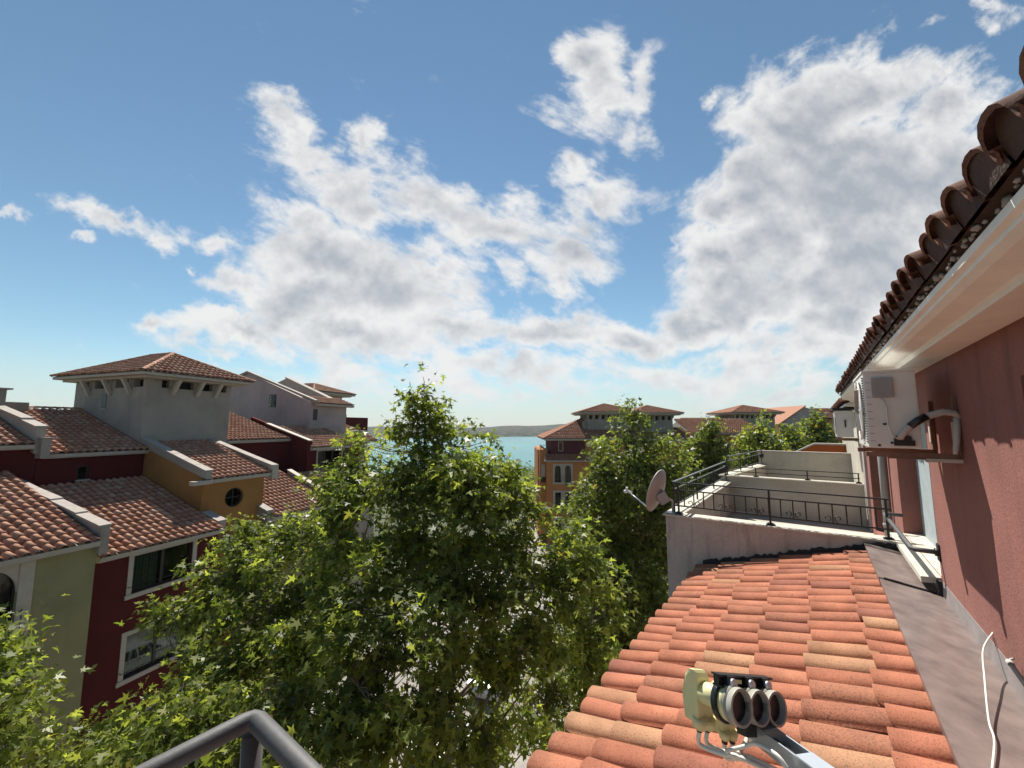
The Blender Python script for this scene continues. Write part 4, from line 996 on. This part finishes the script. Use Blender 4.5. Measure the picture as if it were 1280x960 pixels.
# street between the houses: road with kerbs and pavements
def strip(name, mat, t0, t1, z0, z1, s0=-30, s1=58, fr=FL):
    g = MB(); g.box(s0, s1, t0, t1, z0, z1, skip=('z0',)); o = g.build(name, mat, None, fr=fr); tag(o, None, None, kind='structure'); return o
strip('road', M['paving'], -13.6, -7.4, GZ+.004, GZ+.012)
strip('pavement', M['paving'], -17.4, -13.75, GZ+.004, GZ+.13)
strip('kerb', M['cap'], -13.748, -13.6, GZ+.004, GZ+.14)
strip('kerb', M['cap'], -7.4, -7.252, GZ+.004, GZ+.14)
strip('pavement', M['paving'], -7.25, -1.9, GZ+.004, GZ+.13)
# far bushes at the shore: a mass nobody could count
M['bush'] = LEAF2

# ================================================================== TREES
LEAFP = [(0, 0), (.12, .02), (.48, -.12), (.25, .20), (.46, .30), (.74, .52), (.24, .44), (.17, .56), (.22, .78), (0, 1.2), (-.22, .78), (-.17, .56), (-.24, .44), (-.74, .52), (-.46, .30), (-.25, .20), (-.48, -.12), (-.12, .02)]
LEAFS = [(0, 0), (.40, .0), (.26, .24), (.60, .5), (.18, .54), (0, 1.15), (-.18, .54), (-.60, .5), (-.26, .24), (-.40, .0)]
def leaf_mesh(name, centres, dirs, size, mat, rng, simple_=False, origin=(0, 0, 0)):
    T_ = np.array(LEAFS if simple_ else LEAFP); kk = len(T_); n = len(centres)
    up = rng.normal(0, .8, (n, 3))+np.array([0, 0, .85])+dirs*.25; up /= np.linalg.norm(up, axis=1)[:, None]
    ax = dirs+rng.normal(0, .7, (n, 3))+np.array([0, 0, -.6]); ax -= up*np.sum(ax*up, 1)[:, None]; ax /= np.linalg.norm(ax, axis=1)[:, None]
    sd2 = np.cross(up, ax); sz = size*rng.uniform(.4, 1.3, n)
    fold = rng.uniform(.05, .35, n)
    v = centres[:, None, :]+(sd2[:, None, :]*T_[None, :, 0, None]+ax[:, None, :]*T_[None, :, 1, None]+up[:, None, :]*(np.abs(T_[None, :, 0])*fold[:, None]-.25*T_[None, :, 1]**2)[:, :, None])*sz[:, None, None]
    v = (v-np.array(origin)).reshape(-1, 3)
    me = bpy.data.meshes.new(name); me.vertices.add(n*kk); me.vertices.foreach_set('co', v.ravel())
    me.loops.add(n*kk); me.loops.foreach_set('vertex_index', np.arange(n*kk, dtype=np.int32))
    me.polygons.add(n); me.polygons.foreach_set('loop_start', np.arange(0, n*kk, kk, dtype=np.int32)); me.polygons.foreach_set('loop_total', np.full(n, kk, dtype=np.int32))
    me.update(calc_edges=True); me.validate(); me.materials.append(mat)
    return link(bpy.data.objects.new(name, me))

def tree(label, base, apex, lobes, nspray, perspray, size, mat, seed, simple_=False, group='plane trees along the street', spr=.42, maxr=.15, stems=1, cull=None, holes=0):
    rng = np.random.default_rng(seed); base = V(base); apex = V(apex)
    root = link(bpy.data.objects.new('plane_tree', None)); root.location = base; tag(root, label, 'tree', group)
    vol = np.array([max(1e-3, r[0]*r[1]*r[2])**(.75) for c, r in lobes]); vol /= vol.sum()
    idx = rng.choice(len(lobes), nspray, p=vol)
    d = rng.normal(size=(nspray, 3)); d /= np.linalg.norm(d, axis=1)[:, None]
    rad = rng.uniform(.35, 1.0, nspray)**.55*np.where(rng.random(nspray) < .12, rng.uniform(1.0, 1.18, nspray), 1)
    C_ = np.array([list(c) for c, r in lobes]); R_ = np.array([list(r) for c, r in lobes])
    tip = C_[idx]+d*R_[idx]*rad[:, None]
    # trunk
    npt = 14; tr = []
    for i in range(npt):
        f_ = i/(npt-1); p = base.lerp(apex, f_)+V((math.sin(f_*7+seed)*.14, math.cos(f_*5+seed)*.14, 0))*min(1, f_*3)*(1-f_)
        tr.append(p)
    H = apex.z-base.z; rads = [maxr*(1-i/(npt-1))**.8+.012 for i in range(npt)]
    tm = MB(); tm.tube(tr, rads, 10)
    TA = np.array([list(p) for p in tr])
    # main limbs to well spread tips, twigs from the limbs
    nl = max(12, nspray//22); order = rng.permutation(nspray); limb_i = order[:nl]
    limbs = []
    for i in limb_i:
        t_ = V(tip[i]); 
        hd = math.hypot(t_.x-apex.x, t_.y-apex.y); zs = t_.z-hd*.95-.4
        zs = max(base.z+H*.22, min(zs, apex.z-.4)); f_ = (zs-base.z)/H; s_ = base.lerp(apex, f_)
        mid_ = s_.lerp(t_, .5)+V((0, 0, -.12*hd))+V(rng.normal(0, .10, 3)); q = [s_, s_.lerp(mid_, .5)+V(rng.normal(0, .05, 3))-V((0, 0, .04*hd)), mid_, mid_.lerp(t_, .55)+V(rng.normal(0, .07, 3)), t_]
        r0 = max(.016, maxr*.42*(1-f_)**.7); tm.tube(q, [r0, r0*.8, r0*.6, r0*.35, .006], 6)
        for a_, b2 in zip(q[:-1], q[1:]):
            for j in range(4): limbs.append(a_.lerp(b2, j/4))
    LP = np.array([list(p) for p in limbs]+[list(tr[i]) for i in range(int(npt*.45), npt)])
    cs, ds = [], []
    for i in range(nspray):
        t_ = tip[i]; dd = np.linalg.norm(LP-(t_-np.array([0, 0, .35])), axis=1); near = LP[int(np.argmin(dd))]
        v_ = t_-near; L_ = np.linalg.norm(v_)
        if L_ > .15: 
            md = near+v_*.5+rng.normal(0, .05, 3)+np.array([0, 0, -.05*L_]); tm.tube([near, md, t_], [.013, .009, .004], 4, cap=False)
        out = v_/max(L_, .01)*.5+d[i]*.4+np.array([0, 0, .45]); out /= np.linalg.norm(out)
        n = int(perspray*rng.uniform(.5, 1.5)); a_ = rng.uniform(-.9, .5, n)[:, None]*spr*1.3
        off = rng.normal(0, 1, (n, 3))*spr*np.array([.52, .52, .42])
        cs.append(t_+out*a_+off); o_ = off/np.maximum(np.linalg.norm(off, axis=1)[:, None], .01); ds.append(o_*.7+out*.6)
    cs = np.vstack(cs); ds = np.vstack(ds)
    if holes:
        q = cs*holes+rng.normal(0, .25, cs.shape)
        gp = np.sin(q[:, 0]+1.3*np.sin(q[:, 2]*.7))*np.cos(q[:, 1]*.9+.8*np.sin(q[:, 0]*.6))+np.sin(q[:, 2]*1.1+.9*np.cos(q[:, 1]*.8))
        kp = gp > -.75; cs, ds = cs[kp], ds[kp]
    if cull is not None:
        kp = cull(cs); cs, ds = cs[kp], ds[kp]
    cr = leaf_mesh('crown', cs, ds, size, mat, rng, simple_, origin=tuple(base)); cr.parent = root
    me = bpy.data.meshes.new('trunk'); me.from_pydata([tuple(V(q)-base) for q in tm.v], [], tm.f); me.materials.append(M['branch'])
    for p in me.polygons: p.use_smooth = True
    t_o = link(bpy.data.objects.new('trunk', me)); t_o.parent = root
    return root
def lobe(u, v, Y, rx, ry, ry_depth=None):
    c = at(u, v, Y); s_ = Y/F; rx, ry = rx*s_*1.0, ry*s_*1.0
    return (c, (rx*.9, (ry_depth or rx*.9), ry*.9))

Y = 10.5
L1 = [lobe(529, 472, Y, 11, 14), lobe(528, 490, Y, 21, 28), lobe(512, 510, Y, 26, 22), lobe(548, 520, Y, 30, 26), lobe(525, 550, Y, 52, 30), lobe(585, 552, Y, 30, 24), lobe(462, 565, Y, 36, 30), lobe(430, 610, Y-.3, 40, 40), lobe(612, 588, Y, 36, 30), lobe(640, 628, Y-.2, 38, 34), lobe(590, 600, Y-.8, 55, 45), lobe(525, 600, Y-.8, 60, 36), lobe(575, 590, Y-1.7, 34, 36), lobe(470, 640, Y-1.0, 70, 46), lobe(580, 650, Y-1.6, 66, 46), lobe(652, 672, Y-.9, 48, 40), lobe(710, 690, Y-.7, 42, 40), lobe(735, 750, Y-.6, 46, 50), lobe(505, 700, Y-2.0, 66, 44), lobe(620, 710, Y-2.0, 66, 44), lobe(430, 720, Y-1.8, 60, 48), lobe(690, 770, Y-1.4, 56, 50), lobe(550, 770, Y-2.7, 80, 44), lobe(460, 800, Y-2.8, 66, 50), lobe(640, 810, Y-1.8, 62, 46), lobe(740, 820, Y-.4, 40, 34), lobe(520, 870, Y-3.2, 80, 44), lobe(440, 920, Y-3.4, 70, 44), lobe(640, 890, Y-1.0, 60, 40), lobe(700, 860, Y, 46, 40), lobe(560, 940, Y-3.2, 70, 34)]
def view_px(P_):
    c, s_ = math.cos(PITCH), math.sin(PITCH); Fw = P_[:, 1]*c+P_[:, 2]*s_; Uw = -P_[:, 1]*s_+P_[:, 2]*c
    return 640+F*P_[:, 0]/Fw, 480-F*Uw/Fw
tb = at(548, 700, Y); ta = at(530, 486, Y)
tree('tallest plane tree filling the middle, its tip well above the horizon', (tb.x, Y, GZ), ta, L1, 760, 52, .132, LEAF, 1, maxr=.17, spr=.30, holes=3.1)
Y = 11.2
L0 = [lobe(330, 672, Y, 45, 28), lobe(385, 655, Y, 36, 28), lobe(290, 708, Y-.4, 48, 34), lobe(360, 715, Y-.8, 60, 40), lobe(255, 760, Y-.8, 34, 34), lobe(320, 770, Y-1.6, 66, 40), lobe(400, 770, Y-1.4, 50, 46), lobe(190, 772, Y-1.4, 18, 12), lobe(265, 820, Y-2.0, 44, 34), lobe(350, 830, Y-2.6, 74, 42), lobe(180, 905, Y-2.4, 66, 28), lobe(280, 885, Y-3.2, 84, 40), lobe(380, 900, Y-3.6, 76, 44), lobe(95, 930, Y-2.6, 48, 24), lobe(210, 945, Y-3.6, 90, 34), lobe(310, 950, Y-4.2, 80, 34)]
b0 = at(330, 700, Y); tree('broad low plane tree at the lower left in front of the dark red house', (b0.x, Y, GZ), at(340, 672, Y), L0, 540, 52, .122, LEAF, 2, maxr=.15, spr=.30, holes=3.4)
Y = 7.5
Lm = [lobe(-45, 810, Y, 62, 40, .6), lobe(-60, 900, Y, 100, 60, .8), lobe(-5, 905, Y-.5, 40, 22, .4), lobe(-20, 950, Y, 60, 30, .5), lobe(-150, 850, Y, 90, 90, 1.2)]
bm0 = at(-150, 800, Y); tree('plane tree whose leafy twigs just reach in at the left edge of the photo', (bm0.x, Y, GZ), at(-120, 770, Y), Lm, 120, 50, .13, LEAF, 3, maxr=.12)
Y = 20
L2 = [lobe(790, 510, Y, 13, 15), lobe(790, 535, Y, 26, 24), lobe(770, 572, Y, 44, 32), lobe(828, 572, Y, 38, 30), lobe(790, 610, Y, 72, 42), lobe(762, 650, Y, 70, 50), lobe(738, 690, Y, 50, 45), lobe(845, 625, Y, 32, 40), lobe(820, 650, Y, 50, 50), lobe(770, 710, Y, 70, 60), lobe(800, 760, Y, 70, 60), lobe(740, 770, Y, 60, 60), lobe(790, 820, Y, 60, 50)]
b2_ = at(790, 600, Y); tree('pointed plane tree directly behind the satellite dish, right of the orange building', (b2_.x, Y, GZ), at(790, 497, Y), L2, 900, 46, .19, LEAF2, 4, simple_=True, spr=.42)
Y = 30
L3 = [lobe(886, 532, Y, 12, 15), lobe(884, 565, Y, 28, 26), lobe(875, 600, Y, 40, 36), lobe(900, 610, Y, 36, 34), lobe(850, 640, Y, 40, 40), lobe(880, 660, Y, 50, 50)]
b3 = at(885, 600, Y); tree('pointed plane tree left of the farther railing, in front of the long orange roof', (b3.x, Y, GZ), at(885, 520, Y), L3, 420, 40, .27, LEAF2, 5, simple_=True, spr=.55)
Y = 36
L4 = [lobe(953, 530, Y, 14, 13), lobe(950, 560, Y, 28, 26), lobe(925, 585, Y, 28, 26), lobe(960, 595, Y, 42, 34), lobe(940, 620, Y, 50, 34)]
b4 = at(950, 600, Y); tree('plane tree in front of the small far tower', (b4.x, Y, GZ), at(952, 520, Y), L4, 340, 40, .30, LEAF, 6, simple_=True, spr=.65)
Y = 44
L5 = [lobe(1016, 525, Y, 12, 11), lobe(1020, 550, Y, 24, 22), lobe(995, 562, Y, 22, 24), lobe(1035, 570, Y, 24, 30), lobe(1005, 590, Y, 40, 26)]
b5 = at(1015, 600, Y); tree('bushy plane tree in front of the pale gable house', (b5.x, Y, GZ), at(1016, 515, Y), L5, 300, 40, .34, LEAF2, 7, simple_=True, spr=.75)
Y = 42
L6 = [lobe(988, 545, Y, 10, 11), lobe(986, 570, Y, 20, 22), lobe(980, 590, Y, 26, 24)]
b6 = at(986, 600, Y); tree('slim plane tree between the tower tree and the gable house tree', (b6.x, Y, GZ), at(988, 535, Y), L6, 150, 40, .32, LEAF, 8, simple_=True, spr=.7)
# shore bushes (uncountable)
rng = np.random.default_rng(21); cs = []
for i in range(260):
    x = rng.uniform(-30, 30); y = rng.uniform(70, 112-.25*x); h_ = rng.uniform(1.0, 3.2)
    cs.append(np.array([x, y, ground_h(x, y)])+rng.normal(0, 1, (90, 3))*np.array([1.8, 1.8, .5*h_])+np.array([0, 0, h_*.6]))
cs = np.vstack(cs); bo = leaf_mesh('shore_bushes', cs, rng.normal(0, 1, cs.shape), .45, LEAF2, rng, True); tag(bo, 'green bushes along the near shore', 'bushes', kind='stuff')

# ================================================================== CARS IN THE STREET
def car(label, s, t, rz, col, name='parked_car'):
    root = link(bpy.data.objects.new(name, None)); root.location = FL.w((s, t, GZ+.012)); root.rotation_euler = (0, 0, FL.rz+rz)
    ROOTS[root.name] = (FL, (0, 0, 0)); tag(root, label, 'car', 'cars parked along the kerb')
    mt_ = plain('car paint', col, .25, .3, .03)
    prof = [(-2.1, .35), (-2.15, .6), (-2.05, .85), (-1.7, .95), (-1.0, 1.0), (1.0, 1.0), (1.75, .88), (2.1, .7), (2.15, .45), (2.05, .3), (-2.0, .28)]
    m = MB(); m.prism([(a, b) for a, b in prof], 't', -.86, .86); m.build('body', mt_, root, .06)
    m = MB()
    lo = [(-1.75, -.80), (1.05, -.80), (1.05, .80), (-1.75, .80)]; hi = [(-1.2, -.62), (.35, -.62), (.35, .62), (-1.2, .62)]
    m.add([(a, b, .98) for a, b in lo]+[(a, b, 1.44) for a, b in hi], [(0, 1, 5, 4), (1, 2, 6, 5), (2, 3, 7, 6), (3, 0, 4, 7)]); m.build('windows', M['lnbblack'], root)
    m = MB(); m.box(-1.25, .4, -.65, .65, 1.435, 1.48); 
    for a in (-.62, -.2, .5): 
        for sg in (-1, 1): m.bar((a-.0, sg*.815, .98), (a*.6-.1, sg*.635, 1.45), .07)
    m.build('roof', mt_, root, .02)
    for a in (-1.3, 1.35):
        for sg in (-1, 1):
            m = MB(); m.tube([(a, sg*.70, .31), (a, sg*.88, .31)], .31, 20); w_ = m.build('wheel', M['lnbblack'], root); m = MB(); m.tube([(a, sg*.86, .31), (a, sg*.89, .31)], .19, 14); m.build('rim', M['galv'], w_)
    for sg in (-1, 1):
        m = MB(); m.box(2.06, 2.15, sg*.62-.14, sg*.62+.14, .58, .70); m.build('headlight', M['white'], root, .02)
        m = MB(); m.box(-2.16, -2.08, sg*.65-.12, sg*.65+.12, .68, .84); m.build('tail_light', M['red'], root, .02)
    return root
car('white car parked under the tallest plane tree, glimpsed through its leaves', 15.5, -8.4, 0, (.7, .7, .7))
car('silver car parked behind the white one, glimpsed through the leaves', 21.5, -8.4, 0, (.4, .42, .44))
car('pale beige car parked on the far side of the street, glimpsed through the leaves', 13.0, -12.6, 0, (.55, .5, .43))

# ================================================================== SKY, CLOUDS, SUN
wd_ = bpy.data.worlds.new('World'); sc.world = wd_; wd_.use_nodes = True; n = wd_.node_tree; n.nodes.clear()
SUN_EL, SUN_AZ = 55.5, -11.0
sky = N(n, 'ShaderNodeTexSky', sky_type='NISHITA', sun_disc=False, sun_elevation=R(SUN_EL), sun_rotation=R(SUN_AZ), altitude=20, air_density=1.0, dust_density=.0, ozone_density=2.0)
tc = N(n, 'ShaderNodeTexCoord'); gen = tc.outputs['Generated']
sep = N(n, 'ShaderNodeSeparateXYZ'); n.links.new(gen, sep.inputs[0])
def math_(op, a, b=None, c=None, clamp=False):
    x = N(n, 'ShaderNodeMath', operation=op, use_clamp=clamp)
    for i, v_ in enumerate((a, b, c)):
        if v_ is None: continue
        if isinstance(v_, (int, float)): x.inputs[i].default_value = v_
        else: n.links.new(v_, x.inputs[i])
    return x.outputs[0]
yc = math_('MAXIMUM', sep.outputs[1], .02)
comb = N(n, 'ShaderNodeCombineXYZ'); n.links.new(math_('DIVIDE', sep.outputs[0], yc), comb.inputs[0]); n.links.new(math_('DIVIDE', sep.outputs[2], yc), comb.inputs[1])
gno = comb.outputs[0]
# cloud-layer coordinates (perspective of a flat layer)
zc = math_('ADD', math_('MAXIMUM', sep.outputs[2], 0), .22)
c2 = N(n, 'ShaderNodeCombineXYZ'); n.links.new(math_('DIVIDE', sep.outputs[0], zc), c2.inputs[0]); n.links.new(math_('DIVIDE', sep.outputs[1], zc), c2.inputs[1])
lay = c2.outputs[0]
def wnoise(vec, scale, detail, rough, dist=0, off=(0, 0, 0), rot=None):
    mp = N(n, 'ShaderNodeMapping', vector_type='TEXTURE' if rot is not None else 'POINT'); mp.inputs['Location'].default_value = off
    if rot is not None: mp.inputs['Rotation'].default_value = (0, 0, R(rot)); mp.inputs['Scale'].default_value = (1.7, .8, 1)
    n.links.new(vec, mp.inputs[0])
    t = N(n, 'ShaderNodeTexNoise'); t.inputs['Scale'].default_value = scale; t.inputs['Detail'].default_value = detail; t.inputs['Roughness'].default_value = rough; t.inputs['Distortion'].default_value = dist
    n.links.new(mp.outputs[0], t.inputs['Vector']); return t
# warp for blob outlines
wt = wnoise(gno, 5.5, 8, .6); vm = N(n, 'ShaderNodeVectorMath', operation='SUBTRACT'); n.links.new(wt.outputs['Color'], vm.inputs[0]); vm.inputs[1].default_value = (.5, .5, .5)
vs_ = N(n, 'ShaderNodeVectorMath', operation='SCALE'); n.links.new(vm.outputs[0], vs_.inputs[0]); vs_.inputs['Scale'].default_value = .24
va = N(n, 'ShaderNodeVectorMath', operation='ADD'); n.links.new(gno, va.inputs[0]); n.links.new(vs_.outputs[0], va.inputs[1]); wp = va.outputs[0]
BL = [(370, 165, 62, 24, 38, .8), (345, 150, 30, 20, 30, .6), (455, 175, 26, 46, -15, .8), (400, 198, 60, 32, 35, .85), (500, 212, 55, 34, 25, .75), (440, 240, 76, 46, 10, .95), (540, 245, 85, 34, 22, .95), (630, 280, 95, 34, 20, .95), (715, 312, 52, 38, 10, .95), (410, 310, 105, 50, 5, 1.1), (385, 365, 100, 55, 0, 1.2), (480, 365, 105, 55, 8, 1.25), (540, 330, 60, 30, 20, .8), (290, 352, 36, 20, 0, .8), (268, 302, 24, 16, 15, .7), (195, 398, 46, 15, 8, .75), (290, 408, 110, 22, 4, .9), (430, 425, 130, 30, 2, 1.0), (560, 415, 105, 30, 4, 1.05), (680, 415, 90, 26, 2, 1.05), (790, 425, 90, 24, 0, 1.0), (640, 345, 40, 14, 25, .55), (700, 350, 22, 26, 0, .7),
      (745, 90, 36, 52, 10, .9), (750, 130, 45, 40, 0, .7), (803, 105, 20, 60, 12, .65), (795, 170, 18, 26, 5, .5), (695, 145, 30, 14, 25, .4), (708, 212, 26, 26, 20, .75), (762, 245, 46, 30, 5, .8), (735, 280, 45, 40, 10, .85), (675, 170, 14, 10, 0, .35),
      (140, 270, 80, 15, 13, .72), (195, 290, 35, 10, 12, .6), (12, 272, 26, 8, 5, .6), (104, 293, 14, 6, 0, .5), (232, 331, 12, 5, 10, .45), (283, 434, 22, 9, 0, .6),
      (965, 110, 38, 46, 10, 1.0), (1010, 150, 90, 70, -25, 1.25), (1090, 120, 95, 50, -28, 1.2), (1180, 125, 85, 50, -15, 1.1), (1235, 120, 45, 35, -25, .8), (1060, 230, 150, 90, -10, 1.6), (950, 235, 80, 55, -20, 1.2), (905, 250, 58, 34, -10, 1.0), (960, 300, 90, 60, -20, 1.3), (890, 330, 55, 50, 0, 1.1), (940, 380, 95, 50, -12, 1.3), (1080, 320, 120, 75, -20, 1.5), (1180, 230, 70, 80, 15, 1.2), (1040, 390, 90, 42, -20, 1.2), (870, 415, 60, 28, -5, 1.0), (1010, 430, 110, 28, 0, .8), (1240, 250, 40, 40, 0, .7), (1120, 370, 40, 24, -20, .8),
      (895, 127, 11, 9, 0, .5), (1163, 21, 22, 9, -28, .55), (1252, 12, 24, 16, 20, .5), (1243, 40, 12, 10, 0, .4), (833, 310, 8, 20, 10, .45),
      (430, 462, 130, 20, 0, .62), (640, 462, 220, 22, 0, .62), (820, 470, 160, 20, 0, .6), (960, 460, 100, 24, -8, .75), (1000, 490, 120, 14, 0, .62), (520, 490, 220, 16, 0, .6)]
acc = None
CX = lambda u, v: (at(u, v, 1.0).x, at(u, v, 1.0).z)
for (u, v, rx, ry, rot, w_) in BL:
    cx_, cz_ = CX(u, v); ex, ez = CX(u+rx, v); _, fz = CX(u, v-ry)
    mp = N(n, 'ShaderNodeMapping', vector_type='TEXTURE'); mp.inputs['Location'].default_value = (cx_, cz_, 0)
    mp.inputs['Scale'].default_value = (max(.01, (ex-cx_))*1.3, max(.01, (fz-cz_))*1.3, 1); mp.inputs['Rotation'].default_value = (0, 0, R(-rot))
    n.links.new(wp, mp.inputs[0])
    ln = N(n, 'ShaderNodeVectorMath', operation='LENGTH'); n.links.new(mp.outputs[0], ln.inputs[0])
    q_ = math_('MULTIPLY_ADD', ln.outputs['Value'], -w_, w_)
    acc = q_ if acc is None else math_('SMOOTH_MAX', acc, q_, .12)
behind = math_('GREATER_THAN', sep.outputs[1], .03)
mask = math_('MULTIPLY', math_('MAXIMUM', acc, -.3), behind)
gen_mask = math_('MULTIPLY', math_('SUBTRACT', 1, behind), -.35)
mask = math_('ADD', mask, gen_mask)
fl_ = wnoise(gno, 8.0, 11, .64, .2, rot=-28).outputs['Fac']; fr_ = wnoise(gno, 8.0, 11, .64, .2, rot=38).outputs['Fac']
mrx = N(n, 'ShaderNodeMapRange', interpolation_type='SMOOTHSTEP'); n.links.new(N(n, 'ShaderNodeSeparateXYZ').outputs[0], mrx.inputs[0]); n.links.new(gno, mrx.inputs[0].links[0].from_node.inputs[0]); mrx.inputs[1].default_value = .2; mrx.inputs[2].default_value = .5
fb = math_('ADD', math_('MULTIPLY', fl_, math_('SUBTRACT', 1, mrx.outputs[0])), math_('MULTIPLY', fr_, mrx.outputs[0]))
fe = wnoise(gno, 6.5, 4, .55).outputs['Fac']; fbu = wnoise(gno, 6.5, 4, .55, 0, (0, .035, 0)).outputs['Fac']; fb2 = wnoise(lay, 3.2, 10, .6, .2, (3, 1, 0)).outputs['Fac']
fbm = math_('ADD', math_('MULTIPLY', math_('SUBTRACT', fb, .5), 2.1), math_('MULTIPLY', math_('SUBTRACT', fb2, .5), .9))
D = math_('ADD', math_('SUBTRACT', mask, .13), fbm)
mr = N(n, 'ShaderNodeMapRange', interpolation_type='SMOOTHSTEP'); n.links.new(D, mr.inputs[0]); mr.inputs[1].default_value = -.16; mr.inputs[2].default_value = .46; alpha = mr.outputs[0]
# thickness shades the cloud: thin rims bright, thick cores grey
th_ = N(n, 'ShaderNodeMapRange', interpolation_type='SMOOTHSTEP'); fb3 = wnoise(gno, 4.2, 8, .55, .2, (7, 3, 0)).outputs['Fac']
dens = math_('ADD', math_('MULTIPLY', mask, 1.0), math_('MULTIPLY', math_('SUBTRACT', fb3, .5), 1.1))
dens = math_('ADD', dens, math_('MULTIPLY', fbm, .25))
n.links.new(dens, th_.inputs[0]); th_.inputs[1].default_value = .30; th_.inputs[2].default_value = 1.15
CB, CG = (10.4, 10.3, 10.1), (5.1, 5.4, 5.9)
emb = math_('MULTIPLY', math_('SUBTRACT', fbu, fe), 1.8)
cc = mix(n, CB, CG, math_('ADD', math_('MULTIPLY', th_.outputs[0], .85), emb, clamp=True))
# haze whitening toward the horizon (pale colour painted over sky and clouds)
hz = N(n, 'ShaderNodeMapRange', interpolation_type='SMOOTHSTEP'); n.links.new(sep.outputs[2], hz.inputs[0]); hz.inputs[1].default_value = .16; hz.inputs[2].default_value = -.02
tint = mix(n, sky.outputs[0], (1.24, 1.38, 1.27), 1, 'MULTIPLY')
skyc = mix(n, tint, (6.6, 7.4, 8.0), math_('MULTIPLY', hz.outputs[0], .6))
colr = mix(n, skyc, cc, math_('MULTIPLY', alpha, .94))
colr = mix(n, colr, (7.2, 7.7, 8.2), math_('MULTIPLY', hz.outputs[0], .4))
bg = N(n, 'ShaderNodeBackground'); bg.inputs['Strength'].default_value = .051; n.links.new(colr, bg.inputs[0])
wo = N(n, 'ShaderNodeOutputWorld'); n.links.new(bg.outputs[0], wo.inputs[0])
try: wd_.cycles.sampling_method = 'MANUAL'; wd_.cycles.sample_map_resolution = 512
except Exception: pass
sl = bpy.data.lights.new('sun', 'SUN'); sl.energy = 5.0; sl.angle = R(.5); sl.color = (1, .95, .87)
so = link(bpy.data.objects.new('sun', sl))
el, az = R(SUN_EL), R(SUN_AZ); dir_ = V((math.sin(az)*math.cos(el), math.cos(az)*math.cos(el), math.sin(el)))
so.rotation_euler = dir_.to_track_quat('Z', 'Y').to_euler(); so.location = (0, 0, 60)

# air between here and the far shore
hb = MB(); hb.box(-40, 1400, -1400, 1400, SEA-25, 60)
m, n2, b_ = newmat('haze'); n2.nodes.remove(b_); pv = n2.nodes.new('ShaderNodeVolumePrincipled'); pv.inputs['Color'].default_value = (.86, .92, 1, 1); pv.inputs['Density'].default_value = .0001
n2.links.new(pv.outputs[0], n2.nodes['Material Output'].inputs['Volume'])
HAZE = True
if HAZE: tag(hb.build('haze', m, None, fr=F0), None, None, kind='stuff')

sc.view_settings.view_transform = 'Standard'; sc.view_settings.look = 'None'; sc.view_settings.exposure = 0.75; sc.view_settings.gamma = 1
sc.view_settings.use_curve_mapping = False
sc.render.resolution_x, sc.render.resolution_y = 1024, 768
sc.cycles.max_bounces = 4; sc.cycles.transparent_max_bounces = 8
